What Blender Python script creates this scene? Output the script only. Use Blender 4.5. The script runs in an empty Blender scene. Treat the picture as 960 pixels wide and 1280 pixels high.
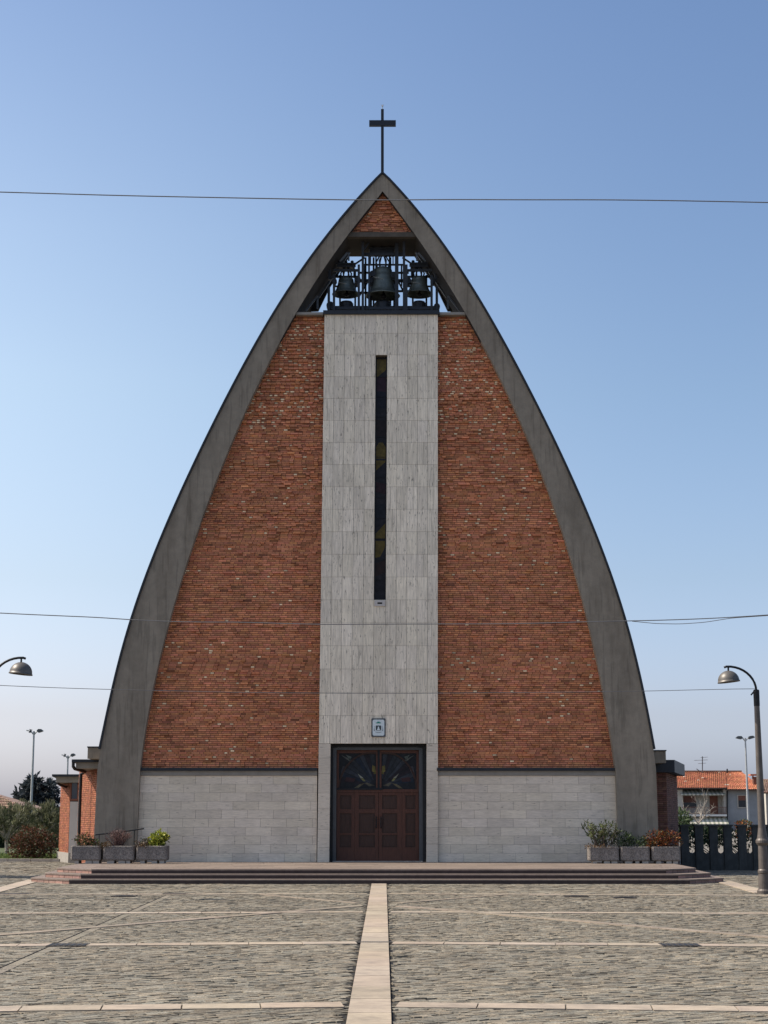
import bpy, math, random
import numpy as np

# ------------------------------------------------------------------ camera, sky, sun, exposure
SC = bpy.context.scene
COL = SC.collection
F = 2055.0                       # focal length in photograph pixels (960 x 1280)
PITCH = math.atan(380 / F)
EYE = 1.65
cd = bpy.data.cameras.new('camera')
cam = bpy.data.objects.new('camera', cd)
COL.objects.link(cam)
cd.sensor_fit = 'VERTICAL'
cd.sensor_height = 36.0
cd.lens = 36.0 * F / 1280
cd.clip_end = 3000
cd.clip_start = 0.1
cam.location = (0, 0, EYE)
cam.rotation_euler = (math.pi / 2 + PITCH, 0, 0)
SC.camera = cam

SUN_EL = math.radians(48)
SUN_BACK = math.radians(5.5)       # how far behind the facade's plane the sun stands
SX, SY, SZ = -math.cos(SUN_BACK) * math.cos(SUN_EL), math.sin(SUN_BACK) * math.cos(SUN_EL), math.sin(SUN_EL)
w = bpy.data.worlds.new('World')
SC.world = w
w.use_nodes = True
nt = w.node_tree
nt.nodes.clear()
sky = nt.nodes.new('ShaderNodeTexSky')
sky.sky_type = 'NISHITA'
sky.sun_disc = False
sky.sun_elevation = SUN_EL
sky.sun_rotation = math.atan2(SX, SY)
sky.altitude = 100
sky.air_density = 1.0
sky.dust_density = 2.6
sky.ozone_density = 2.5
bg = nt.nodes.new('ShaderNodeBackground')
bg.inputs['Strength'].default_value = 0.110
ou = nt.nodes.new('ShaderNodeOutputWorld')
tc_ = nt.nodes.new('ShaderNodeTexCoord')
sp_ = nt.nodes.new('ShaderNodeSeparateXYZ')
cr_ = nt.nodes.new('ShaderNodeValToRGB')
el_ = cr_.color_ramp.elements
el_[0].position, el_[0].color = 0.0, (1.40, 1.55, 2.2, 1)
el_[1].position, el_[1].color = 1.0, (.85, .91, .96, 1)
for p_, c_ in ((.03, (1.26, 1.31, 1.74, 1)), (.06, (1.13, 1.09, 1.32, 1)), (.10, (1.06, 1.03, 1.16, 1)), (.14, (1.0, .98, 1.03, 1)), (.25, (.94, .96, .97, 1)), (.5, (.78, .86, .95, 1))):
    e_ = el_.new(p_)
    e_.color = c_
mx_ = nt.nodes.new('ShaderNodeMix')
mx_.data_type = 'RGBA'
mx_.blend_type = 'MULTIPLY'
mx_.inputs[0].default_value = 1.0
nt.links.new(tc_.outputs['Generated'], sp_.inputs[0])
nt.links.new(sp_.outputs['Z'], cr_.inputs[0])
nt.links.new(sky.outputs[0], mx_.inputs[6])
nt.links.new(cr_.outputs[0], mx_.inputs[7])
# brighter haze in the air towards the sun's side of the sky
gx_ = nt.nodes.new('ShaderNodeMapRange')
gx_.interpolation_type = 'SMOOTHSTEP'
for k_, v_ in (('From Min', .22), ('From Max', -.30), ('To Min', 0.0), ('To Max', 1.0)):
    gx_.inputs[k_].default_value = v_
nt.links.new(sp_.outputs['X'], gx_.inputs['Value'])
gz_ = nt.nodes.new('ShaderNodeValToRGB')
ge_ = gz_.color_ramp.elements
ge_[0].position, ge_[0].color = 0.0, (.40, .40, .40, 1)
ge_[1].position, ge_[1].color = .52, (.15, .15, .15, 1)
for p_, v_ in ((.06, .42), (.14, .58), (.26, 1.0), (.34, .9)):
    e_ = ge_.new(p_)
    e_.color = (v_, v_, v_, 1)
nt.links.new(sp_.outputs['Z'], gz_.inputs[0])
gm_ = nt.nodes.new('ShaderNodeMath')
gm_.operation = 'MULTIPLY'
nt.links.new(gx_.outputs[0], gm_.inputs[0])
nt.links.new(gz_.outputs[0], gm_.inputs[1])
m2_ = nt.nodes.new('ShaderNodeMix')
m2_.data_type = 'RGBA'
m2_.blend_type = 'MULTIPLY'
nt.links.new(gm_.outputs[0], m2_.inputs[0])
nt.links.new(mx_.outputs[2], m2_.inputs[6])
m2_.inputs[7].default_value = (1.50, 1.36, 1.18, 1)
nt.links.new(m2_.outputs[2], bg.inputs[0])
nt.links.new(bg.outputs[0], ou.inputs[0])

sd = bpy.data.lights.new('sun', 'SUN')
sd.energy = 4.4
sd.angle = math.radians(0.5)
sd.color = (1.0, 0.91, 0.79)
sun = bpy.data.objects.new('sun', sd)
COL.objects.link(sun)
sun.rotation_euler = (math.pi / 2 - SUN_EL, 0, math.atan2(SX, -SY))
SC.view_settings.view_transform = 'Standard'
SC.view_settings.look = 'None'
SC.view_settings.gamma = 1
SC.view_settings.exposure = 0.66
SC.cycles.max_bounces = 6
SC.cycles.use_denoising = True

_c, _s = math.cos(PITCH), math.sin(PITCH)


def P(px, py, Y):
    """Point at depth Y seen at photograph pixel (px, py)."""
    u = (px - 480) / F
    v = (640 - py) / F
    y = _c - v * _s
    z = _s + v * _c
    return (Y * u / y, Y, EYE + Y * z / y)


def PX(px, py, Y):
    return P(px, py, Y)[0]


def PZ(py, Y):
    return P(480, py, Y)[2]


def G(px, py, z=0.0):
    """Point on the ground (height z) at pixel."""
    u = (px - 480) / F
    v = (640 - py) / F
    y = _c - v * _s
    zz = _s + v * _c
    t = (z - EYE) / zz
    return (u * t, y * t, z)


# ------------------------------------------------------------------ helpers
class MB:
    def __init__(self):
        self.v = []
        self.f = []
        self.m = []
        self.c = []

    def add(self, vs, fs, mi=0, col=(1, 1, 1)):
        o = len(self.v)
        self.v.extend(vs)
        for q in fs:
            self.f.append([i + o for i in q])
            self.m.append(mi)
            self.c.append(col)

    def box(self, x0, x1, y0, y1, z0, z1, mi=0, col=(1, 1, 1), shear=0.0, back=True):
        vs = [(x + shear * z, y, z) for z in (z0, z1) for y in (y0, y1) for x in (x0, x1)]
        fs = [(0, 1, 5, 4), (1, 3, 7, 5), (2, 0, 4, 6), (4, 5, 7, 6), (0, 2, 3, 1)]
        if back:
            fs.append((3, 2, 6, 7))
        self.add(vs, fs, mi, col)

    def prism_xz(self, pts, y0, y1, mi=0, col=(1, 1, 1)):
        """polygon in the XZ plane, extruded along Y (counter-clockwise seen from -Y)."""
        n = len(pts)
        vs = [(x, y0, z) for x, z in pts] + [(x, y1, z) for x, z in pts]
        fs = [tuple(range(n)), tuple(reversed(range(n, 2 * n)))]
        fs += [(i, i + n, (i + 1) % n + n, (i + 1) % n) for i in range(n)]
        self.add(vs, fs, mi, col)

    def prism_xy(self, pts, z0, z1, mi=0, col=(1, 1, 1)):
        n = len(pts)
        vs = [(x, y, z0) for x, y in pts] + [(x, y, z1) for x, y in pts]
        fs = [tuple(reversed(range(n))), tuple(range(n, 2 * n))]
        fs += [(i, (i + 1) % n, (i + 1) % n + n, i + n) for i in range(n)]
        self.add(vs, fs, mi, col)

    def tube(self, pts, r, n=8, mi=0, col=(1, 1, 1), cap=True):
        pts = [np.array(p, float) for p in pts]
        rs = r if isinstance(r, (list, tuple)) else [r] * len(pts)
        vs = []
        for i, p in enumerate(pts):
            a = pts[max(i - 1, 0)]
            b = pts[min(i + 1, len(pts) - 1)]
            d = b - a
            d = d / (np.linalg.norm(d) + 1e-9)
            up = np.array((0, 0, 1.0)) if abs(d[2]) < 0.9 else np.array((0, 1.0, 0))
            s = np.cross(d, up)
            s /= np.linalg.norm(s)
            t = np.cross(s, d)
            for k in range(n):
                a_ = 2 * math.pi * k / n
                vs.append(tuple(p + rs[i] * (math.cos(a_) * s + math.sin(a_) * t)))
        fs = []
        for i in range(len(pts) - 1):
            for k in range(n):
                k2 = (k + 1) % n
                fs.append((i * n + k, i * n + k2, (i + 1) * n + k2, (i + 1) * n + k))
        if cap:
            fs.append(tuple(reversed(range(n))))
            fs.append(tuple(range((len(pts) - 1) * n, len(pts) * n)))
        self.add(vs, fs, mi, col)

    def bar(self, a, b, wx, wy, mi=0, col=(1, 1, 1)):
        """square bar between two points"""
        a = np.array(a, float)
        b = np.array(b, float)
        d = (b - a) / np.linalg.norm(b - a)
        up = np.array((0, 1.0, 0)) if abs(d[1]) < 0.9 else np.array((0, 0, 1.0))
        s = np.cross(d, up)
        s /= np.linalg.norm(s)
        t = np.cross(s, d)
        vs = []
        for p in (a, b):
            for i, j in ((-1, -1), (1, -1), (1, 1), (-1, 1)):
                vs.append(tuple(p + s * i * wx / 2 + t * j * wy / 2))
        self.add(vs, [(0, 1, 2, 3), (7, 6, 5, 4), (0, 4, 5, 1), (1, 5, 6, 2), (2, 6, 7, 3), (3, 7, 4, 0)], mi, col)

    def lathe(self, c, prof, n=24, mi=0, col=(1, 1, 1)):
        vs = []
        for r, z in prof:
            for k in range(n):
                a = 2 * math.pi * k / n
                vs.append((c[0] + r * math.cos(a), c[1] + r * math.sin(a), c[2] + z))
        fs = []
        for i in range(len(prof) - 1):
            for k in range(n):
                k2 = (k + 1) % n
                fs.append((i * n + k, i * n + k2, (i + 1) * n + k2, (i + 1) * n + k))
        self.add(vs, fs, mi, col)

    def leaf(self, p, d, size, wid, col, mi=0, rnd=random):
        """one folded pointed leaf at p along d"""
        d = np.array(d, float)
        d /= np.linalg.norm(d) + 1e-9
        r = np.array((rnd.gauss(0, 1), rnd.gauss(0, 1), rnd.gauss(0, 1)))
        s = np.cross(d, r)
        s /= np.linalg.norm(s) + 1e-9
        p = np.array(p, float)
        a = p
        b = p + d * size * .5 + s * wid * .5
        c = p + d * size
        e = p + d * size * .5 - s * wid * .5
        self.add([tuple(a), tuple(b), tuple(c), tuple(e)], [(0, 1, 2, 3)], mi, col)

    def build(self, name, mats, parent=None, smooth=False):
        off = np.zeros(3)
        q = parent
        while q is not None:
            off += np.array(q.location)
            q = q.parent
        me = bpy.data.meshes.new(name)
        va = np.array(self.v, float) - off
        me.from_pydata([tuple(x) for x in va], [], self.f)
        if not isinstance(mats, (list, tuple)):
            mats = [mats]
        for m in mats:
            me.materials.append(m)
        me.polygons.foreach_set('material_index', self.m)
        ca = me.color_attributes.new('Col', 'FLOAT_COLOR', 'CORNER')
        cnt = [len(f) for f in self.f]
        cc = np.repeat(np.array([(c[0], c[1], c[2], 1.0) for c in self.c], 'f'), cnt, axis=0)
        ca.data.foreach_set('color', cc.ravel())
        if smooth:
            me.polygons.foreach_set('use_smooth', [True] * len(self.f))
        me.update()
        o = bpy.data.objects.new(name, me)
        COL.objects.link(o)
        if parent is not None:
            o.parent = parent
        return o


def tag(o, label=None, cat=None, group=None, kind=None):
    if label:
        o['label'] = label
    if cat:
        o['category'] = cat
    if group:
        o['group'] = group
    if kind:
        o['kind'] = kind
    return o


def thing(name, loc, label, cat, group=None):
    o = bpy.data.objects.new(name, None)
    COL.objects.link(o)
    o.location = loc
    o.empty_display_size = 0.3
    return tag(o, label, cat, group)


def copy_tree(o, parent=None):
    c = o.copy()
    COL.objects.link(c)
    c.parent = parent
    for ch in list(o.children):
        copy_tree(ch, c)
    return c


MATS = {}


def mat(name, base, rough=.8, var=.2, scale=4.0, stretch=(1, 1, 1), bump=0.0, bscale=60.0, bstretch=(1, 1, 1),
        col=False, metal=0.0, var2=0.0, scale2=.5, stretch2=(1, 1, 1), spec=.3, trans=0.0, tint=None, pits=None):
    if name in MATS:
        return MATS[name]
    m = bpy.data.materials.new(name)
    MATS[name] = m
    m.use_nodes = True
    t = m.node_tree
    N, L = t.nodes, t.links
    bs = N['Principled BSDF']
    bs.inputs['Roughness'].default_value = rough
    bs.inputs['Metallic'].default_value = metal
    bs.inputs['Specular IOR Level'].default_value = spec
    tc = N.new('ShaderNodeTexCoord')

    def noise(sc, st, det=5.0):
        mp = N.new('ShaderNodeMapping')
        mp.inputs['Scale'].default_value = st
        L.new(tc.outputs['Object'], mp.inputs['Vector'])
        n = N.new('ShaderNodeTexNoise')
        n.inputs['Scale'].default_value = sc
        n.inputs['Detail'].default_value = det
        n.inputs['Roughness'].default_value = .65
        L.new(mp.outputs[0], n.inputs['Vector'])
        return n.outputs['Fac']

    def mul(a, b):
        x = N.new('ShaderNodeMix')
        x.data_type = 'RGBA'
        x.blend_type = 'MULTIPLY'
        x.inputs[0].default_value = 1.0
        L.new(a, x.inputs[6])
        L.new(b, x.inputs[7])
        return x.outputs[2]

    def ramp(f, lo, hi, p0=.3, p1=.7):
        r = N.new('ShaderNodeMapRange')
        r.inputs['From Min'].default_value = p0
        r.inputs['From Max'].default_value = p1
        r.inputs['To Min'].default_value = lo
        r.inputs['To Max'].default_value = hi
        L.new(f, r.inputs['Value'])
        return r.outputs[0]

    rgb = N.new('ShaderNodeRGB')
    rgb.outputs[0].default_value = (*base, 1)
    c = rgb.outputs[0]
    if tint is not None:
        x = N.new('ShaderNodeMix')
        x.data_type = 'RGBA'
        L.new(ramp(noise(tint[1], tint[2] if len(tint) > 2 else (1, 1, 1)), 0, 1, .45, .7), x.inputs[0])
        L.new(c, x.inputs[6])
        x.inputs[7].default_value = (*tint[0], 1)
        c = x.outputs[2]
    if col:
        at = N.new('ShaderNodeAttribute')
        at.attribute_name = 'Col'
        c = mul(c, at.outputs['Color'])
    if var:
        c = mul(c, ramp(noise(scale, stretch), 1 - var, 1 + var))
    if var2:
        c = mul(c, ramp(noise(scale2, stretch2), 1 - var2, 1 + var2))
    if pits:
        c = mul(c, ramp(noise(pits[0], pits[1], 2.0), 1.0, pits[3], pits[2], pits[2] + .05))
    L.new(c, bs.inputs['Base Color'])
    if bump:
        b = N.new('ShaderNodeBump')
        b.inputs['Strength'].default_value = 1.0
        b.inputs['Distance'].default_value = bump
        L.new(noise(bscale, bstretch, 8.0), b.inputs['Height'])
        L.new(b.outputs[0], bs.inputs['Normal'])
    if trans:
        tl = N.new('ShaderNodeBsdfTranslucent')
        L.new(c, tl.inputs['Color'])
        mx = N.new('ShaderNodeMixShader')
        mx.inputs[0].default_value = trans
        L.new(bs.outputs[0], mx.inputs[1])
        L.new(tl.outputs[0], mx.inputs[2])
        L.new(mx.outputs[0], N['Material Output'].inputs['Surface'])
    return m


M_CONC = mat('concrete_render', (.25, .213, .165), .9, .13, 3.5, bump=.006, bscale=30, var2=.13, scale2=.9, stretch2=(1.2, 1, .45),
             tint=((.19, .158, .12), 1.1, (1.8, 1, .3)), pits=(2.4, (3.2, 1, .22), .56, .82))
M_CONC2 = mat('concrete_pale', (.26, .24, .21), .9, .12, 3.5, bump=.004, bscale=40)
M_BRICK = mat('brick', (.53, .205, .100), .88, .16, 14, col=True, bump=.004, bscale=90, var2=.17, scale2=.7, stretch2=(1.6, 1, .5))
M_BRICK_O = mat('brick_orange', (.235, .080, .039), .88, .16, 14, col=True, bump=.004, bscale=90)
M_MORT = mat('brick_mortar', (.05, .03, .024), .95, .2, 10)
M_TRAV = mat('travertine_vertical', (.74, .645, .51), .62, .24, 9, (3.2, 1, .28), col=True, bump=.003, bscale=22, bstretch=(5, 1, .3), var2=.10, scale2=.7, stretch2=(1, 1, .35), pits=(7, (4.5, 1, .8), .63, .45))
M_TRAVH = mat('travertine_horizontal', (.68, .585, .465), .65, .15, 12, (.35, 1, 3.2), col=True, bump=.003, bscale=18, bstretch=(.3, 1, 5), var2=.12, scale2=.8, pits=(6, (.7, 1, 4), .65, .6))
M_DARKJ = mat('dark_joint', (.045, .04, .036), .95, .2, 8)
M_FLASH = mat('dark_metal_flashing', (.028, .031, .037), .5, .15, 5, metal=.3)
M_BLACK = mat('black_iron', (.018, .019, .021), .5, .2, 12, metal=.4)
M_STEEL = mat('grey_painted_steel', (.10, .105, .11), .5, .2, 9, metal=.5)
M_BRONZE = mat('dark_bell_bronze', (.15, .165, .145), .5, .25, 7, metal=.65, bump=.004, bscale=25)
M_BFRAME = mat('belfry_steel', (.035, .038, .043), .55, .25, 9, metal=.4)
M_SOFF = mat('belfry_soffit_dark', (.036, .031, .027), .9, .2, 3)  # belfry undersides and screens, far darker than the arch concrete
M_WOOD = mat('door_wood', (.088, .033, .02), .5, .25, 6, (6, 1, .5), bump=.002, bscale=20, bstretch=(8, 1, .4))
M_WOODP = mat('door_wood_panel', (.052, .024, .016), .5, .25, 6, (6, 1, .5), bump=.002, bscale=20, bstretch=(8, 1, .4))
M_FRAME = mat('door_frame_metal', (.085, .088, .092), .45, .12, 5, metal=.5)
M_GLASS = mat('dark_window_glass', (.012, .014, .018), .08, .1, 3, spec=.6)
M_SGLASS = mat('stained_glass', (1, 1, 1), .38, .45, 7, col=True, spec=.18, bump=.003, bscale=9)
M_RED = mat('red_stone_step', (.165, .135, .112), .75, .22, 9, col=True, bump=.003, bscale=60, var2=.15, scale2=.8)
M_RISER = mat('step_riser_stone', (.050, .036, .034), .8, .2, 9, col=True, bump=.003, bscale=50)
M_SETT = mat('porphyry_sett', (.178, .157, .120), .85, .55, 46, col=True, bump=.010, bscale=46, var2=.22, scale2=.45, stretch2=(.7, 1.3, 1))
M_GROUND = mat('ground_paving', (.155, .14, .118), .95, .25, 3, bump=.015, bscale=14, var2=.15, scale2=.15)
M_JSAND = mat('paving_joint_sand', (.085, .074, .06), .95, .25, 6)
M_SLAB = mat('granite_strip', (.345, .282, .215), .8, .20, 18, (.7, 3.5, 1), tint=((.235, .195, .155), 2.6, (1, 1.5, 1)), col=True, bump=.002, bscale=90, var2=.14, scale2=1.2, pits=(22, (.5, 2.5, 1), .66, .6))
M_PLANT = mat('planter_aggregate', (.21, .185, .165), .95, .6, 26, bump=.03, bscale=34, var2=.3, scale2=3)
M_SOIL = mat('soil', (.045, .032, .022), 1, .3, 20)
M_LEAF = mat('leaf', (1, 1, 1), .55, .2, 6, col=True, trans=.25)
M_BARK = mat('bark', (.11, .085, .065), .95, .3, 20, (1, 1, .3), bump=.01, bscale=30)
M_BARKP = mat('pale_bark', (.28, .25, .21), .95, .3, 20, (1, 1, .3), bump=.01, bscale=30)
M_GRASS = mat('grass_blades', (1, 1, 1), .7, .25, 4, col=True)
M_TILE = mat('clay_roof_tile', (.46, .165, .09), .85, .28, 3.0, bump=.03, bscale=4, var2=.15, scale2=.4, col=True)
M_TILEB = mat('weathered_roof_tile', (.23, .15, .115), .9, .3, 3.0, col=True)
M_CREAM = mat('cream_plaster', (.42, .39, .34), .9, .08, 1)
M_GREY = mat('grey_plaster', (.24, .25, .26), .9, .14, .8)
M_WHITE = mat('white_paint', (.62, .61, .58), .7, .06, 2)
M_SHUT = mat('brown_shutter', (.19, .075, .05), .7, .12, 3)
M_FENCE = mat('dark_fence_concrete', (.060, .060, .056), .85, .25, 5, bump=.004, bscale=30, var2=.2, scale2=1.5, stretch2=(3, 1, .4))
M_SIGNP = mat('white_enamel', (.62, .68, .68), .3, .05, 8)
M_SIGNG = mat('green_enamel', (.03, .22, .17), .35, .1, 8)
M_SIGND = mat('dark_enamel', (.02, .03, .035), .35, .1, 8)
M_POST = mat('lamp_post_paint', (.105, .090, .080), .5, .22, 6, metal=.3)
M_LAMPH = mat('lamp_hood_paint', (.12, .11, .098), .45, .15, 6, metal=.3)
M_GALV = mat('galvanised_steel', (.36, .37, .37), .5, .12, 5, metal=.5)
M_KERB = mat('kerb_stone', (.38, .34, .29), .9, .2, 8, bump=.004, bscale=40)
M_PINKP = mat('pale_plaster', (.50, .46, .43), .9, .06, 2)
M_WIRE = mat('cable_sheath', (.12, .12, .125), .5, .1, 5)

R = random.Random(7)
PLAT = 0.33                     # height of the platform
D0 = 48.8                       # the facade's plane


def vary(rnd, a, hue=.05):
    k = 1 + rnd.uniform(-a, a)
    return (k * (1 + rnd.uniform(-hue, hue)), k, k * (1 + rnd.uniform(-hue, hue)))


# ------------------------------------------------------------------ ground
g = MB()
S = 900
g.add([(-S, -60, -.03), (S, -60, -.03), (S, 1500, -.03), (-S, 1500, -.03)], [(0, 1, 2, 3)])
tag(g.build('ground', M_GROUND), 'grey paved ground stretching away on all sides of the church', 'ground', kind='structure')


def strip_y(X, y0, slope):
    return y0 - slope * abs(X + .1)


CS0, CS1 = -.305, .06            # centre strip
# joint bed and setts
bed = MB()
bed.add([(-16, 6, -.011), (16, 6, -.011), (16, 62, -.011), (-16, 62, -.011)], [(0, 1, 2, 3)])
tag(bed.build('paving_bed', M_JSAND), 'dark sand bed in the joints of the plaza paving', 'paving', kind='structure')
st = MB()
rr = random.Random(3)
lines = [(8.1, .1), (15.1, .1), (22.35, .09), (29.4, .065), (36.3, .03), (43.4, .0), (50.0, 0), (62, 0)]
for bi in range(len(lines) - 1):
    ya, yb = lines[bi][0], lines[bi + 1][0]
    for side in (-1, 1):
        ang = math.radians([38, 30, 34, 26, 30, 12, 8][bi] + (0 if side < 0 else -9))
        ca, sa = math.cos(ang), math.sin(ang)
        halfw = min(.25 * yb + 2.2, 15.0)
        cx, cy = side * halfw / 2, (ya + yb) / 2
        rad = math.hypot(halfw / 2, (yb - ya) / 2) + .4
        big = 1.0 if yb < 40 else 1.5
        rw = .080 * big
        nrow = int((2 * rad + 1.2) / rw)
        for i in range(nrow):
            vv = -rad - .6 + i * rw
            uu = -rad - rr.random() * .3
            wave = 0.0
            bend = (.012 if side < 0 else -.012) * (1 if bi % 2 else -1)
            rowcol = 1 + rr.uniform(-.09, .09)
            while uu < rad:
                ln = rr.choice((rr.uniform(.08, .15), rr.uniform(.08, .15), rr.uniform(.12, .24))) * big
                uc, vc = uu + ln / 2, vv + rw / 2
                vb = vc + bend * uc * uc
                X = cx + uc * ca - vb * sa
                Y = cy + uc * sa + vb * ca
                uu += ln
                if not (ya - .45 - lines[bi][1] * abs(X) <= Y <= yb - lines[bi + 1][1] * abs(X) - .05):
                    continue
                if side < 0 and X > -.36 or side > 0 and X < .11 or abs(X) > .25 * Y + 1.9:
                    continue
                if Y > 44 and abs(X) < 7.6 or Y > 42.2 and abs(X) < 6.9:
                    continue
                hl, hw = ln / 2 - .004, rw / 2 - .0035
                h0 = rr.gauss(0, .0016) - (rr.random() < .06) * .006
                cs = []
                for a, b in ((-hl, -hw), (hl, -hw), (hl, hw), (-hl, hw)):
                    a2, b2 = a + rr.uniform(-.006, .006), b + rr.uniform(-.006, .006)
                    u2, v2 = uc + a2, vc + b2 + bend * uc * uc + .012 * math.sin(uc * 2.1 + i)
                    cs.append((cx + u2 * ca - v2 * sa, cy + u2 * sa + v2 * ca, min(h0 + rr.gauss(0, .0022), .0085)))
                lo = [(x, y, -.014) for x, y, z in cs]
                k = rowcol * (1 + rr.gauss(0, .15)) * (.55 if rr.random() < .03 else 1)
                wm = rr.uniform(-.05, .07)
                st.add(cs + lo, [(0, 1, 2, 3), (0, 4, 5, 1), (1, 5, 6, 2), (2, 6, 7, 3), (3, 7, 4, 0)], 0, (k * (1 + wm), k, k * (1 - wm)))
tag(st.build('plaza_paving', M_SETT), 'rough grey stone setts laid in slanting rows across the plaza', 'paving', kind='structure')


def slab_line(mb, a, b, wdt, ln, top=.011, rnd=rr, gap=.014, tone=1.0):
    a = np.array(a, float)
    b = np.array(b, float)
    d = b - a
    Lg = np.linalg.norm(d)
    d /= Lg
    n = np.array((-d[1], d[0]))
    s = 0.0
    while s < Lg - .05:
        e = min(s + ln * rnd.uniform(.92, 1.08), Lg)
        p, q = a + d * (s + gap / 2), a + d * (e - gap / 2)
        pts = [p - n * wdt / 2, q - n * wdt / 2, q + n * wdt / 2, p + n * wdt / 2]
        k = rnd.uniform(.86, 1.06) * tone
        mb.prism_xy([tuple(x) for x in pts], -.015, top + rnd.uniform(-.0012, .0012), 0, (k * rnd.uniform(.98, 1.03), k, k * rnd.uniform(.96, 1.02)))
        s = e


cs = MB()
slab_line(cs, ((CS0 + CS1) / 2, 6), ((CS0 + CS1) / 2, 41.5), CS1 - CS0, 1.05, top=.014, gap=.012)
tag(cs.build('centre_path', M_SLAB), 'straight pale granite strip running to the church steps', 'path', kind='structure')
cg = MB()
for x_ in (CS0 - .045, CS1 + .006):
    cg.box(x_, x_ + .038, 6, 41.5, -.0105, -.008)
tag(cg.build('path_joint', mat('open_joint', (.012, .011, .010), 1, .2, 5)), 'dark open joints along both edges of the pale centre strip', 'path', kind='structure')
xs = MB()
for y0, sl, wd_ in ((15.1, .1, .38), (22.33, .09, .37), (29.4, .065, .34), (36.2, .03, .28)):
    hw = .25 * y0 + 2.5
    slab_line(xs, (-.36, y0), (-hw, y0 - sl * hw), wd_, .72)
    slab_line(xs, (.11, y0), (hw, y0 - (sl if y0 < 36 else .09) * hw), wd_, .72)
tag(xs.build('cross_path', M_SLAB), 'pale granite strips crossing the plaza from side to side', 'path', kind='structure')
dg = MB()
slab_line(dg, (-.5, 31.3), (-6.9, 21.5), .22, .8, top=.0125, tone=.72)
slab_line(dg, (.3, 31.3), (6.9, 20.9), .22, .8, top=.0125, tone=.72)
slab_line(dg, (-.5, 32.4), (-2.6, 35.9), .14, .8, top=.0125, tone=.72)
slab_line(dg, (.3, 32.4), (2.6, 35.9), .14, .8, top=.0125, tone=.72)
tag(dg.build('diagonal_path', M_SLAB), 'narrow pale granite strips running slantwise over the plaza', 'path', kind='structure')
ss = MB()
slab_line(ss, (-8.6, 36.6), (-9.1, 44.0), .42, 1.0, top=.0135)
slab_line(ss, (8.25, 36.6), (8.7, 43.4), .42, 1.0, top=.0135)
tag(ss.build('side_path', M_SLAB), 'pale strips joining the lamp posts to the ends of the steps', 'path', kind='structure')
ch = MB()
slab_line(ch, (-3.93, 9), (-4.53, 35.6), .13, .9, top=.004, gap=.03, tone=1.0)
for dx in (-.08,):
    ch.prism_xy([(-3.93 + dx - .006, 9), (-3.93 + dx + .006, 9), (-4.53 + dx + .006, 35.6), (-4.53 + dx - .006, 35.6)], -.015, .0095, 1)
tag(ch.build('channel_cover', [M_SETT, M_DARKJ]),
    'narrow dark edged drain channel running along the left half of the plaza', 'path', kind='structure')
dr = MB()
dr.box(CS0 - .05, CS1 + .05, 22.28, 22.43, -.01, .0165, 1)
for k in range(12):
    dr.box(CS0 + .012 + k * .03, CS0 + .026 + k * .03, 22.29, 22.42, .0165, .019, 0)
t = dr.build('drain_grate', [M_STEEL, M_DARKJ])
tag(t, 'slotted drain grate across the pale centre strip', 'drain grate', 'drain grates in the plaza')


def grate(name, x, y, sx, sy, label, cat, group, slots=True):
    m = MB()
    m.box(x - sx / 2, x + sx / 2, y - sy / 2, y + sy / 2, -.012, .0145, 0)
    if slots:
        k = 0
        n = int(sx / .07)
        for k in range(n):
            xx = x - sx / 2 + (k + .5) * sx / n
            m.box(xx - .016, xx + .016, y - sy / 2 + .05, y + sy / 2 - .05, .0145, .0175, 1)
    else:
        m.prism_xy([(x + sx * .42 * math.cos(a), y + sy * .42 * math.sin(a)) for a in np.linspace(0, 2 * math.pi, 17)[:-1]], .0145, .0185, 1)
    return tag(m.build(name, [M_DARKJ, M_BLACK]), label, cat, group)


grate('drain_grate', -4.09, 21.95, .5, .42, 'dark square grate where the drain channel meets the pale cross strip', 'drain grate', 'drain grates in the plaza')
grate('drain_grate', 3.83, 21.95, .5, .42, 'dark square grate in the pale cross strip right of the centre', 'drain grate', 'drain grates in the plaza')
grate('drain_grate', -4.5, 36.3, .5, .42, 'dark grate at the far end of the drain channel near the steps', 'drain grate', 'drain grates in the plaza')
grate('drain_grate', 3.99, 35.1, .5, .4, 'dark grate in the setts before the right half of the steps', 'drain grate', 'drain grates in the plaza')
grate('drain_grate', -7.95, 36.2, .7, .35, 'dark grate at the left edge of the plaza by the side strip', 'drain grate', 'drain grates in the plaza')
grate('manhole_cover', -5.42, 35.2, .48, .48, 'dark manhole cover left of the drain channel before the steps', 'manhole cover', 'manhole covers in the plaza', False)
grate('manhole_cover', 4.92, 34.6, .48, .48, 'dark manhole cover in the setts right of the far grate', 'manhole cover', 'manhole covers in the plaza', False)

# ------------------------------------------------------------------ steps and platform
steps = thing('entrance_steps', (-.1, 44, 0), 'wide low platform of three dark reddish stone steps before the church', 'steps')


def oct_outline(yf, xl, xr, ytl, xtl, ytr, xtr):
    return [(xl, yf), (xr, yf), (xtr, ytr), (xtr + .25, 53.0), (xtl - .3, 53.0), (xtl, ytl)]


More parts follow.
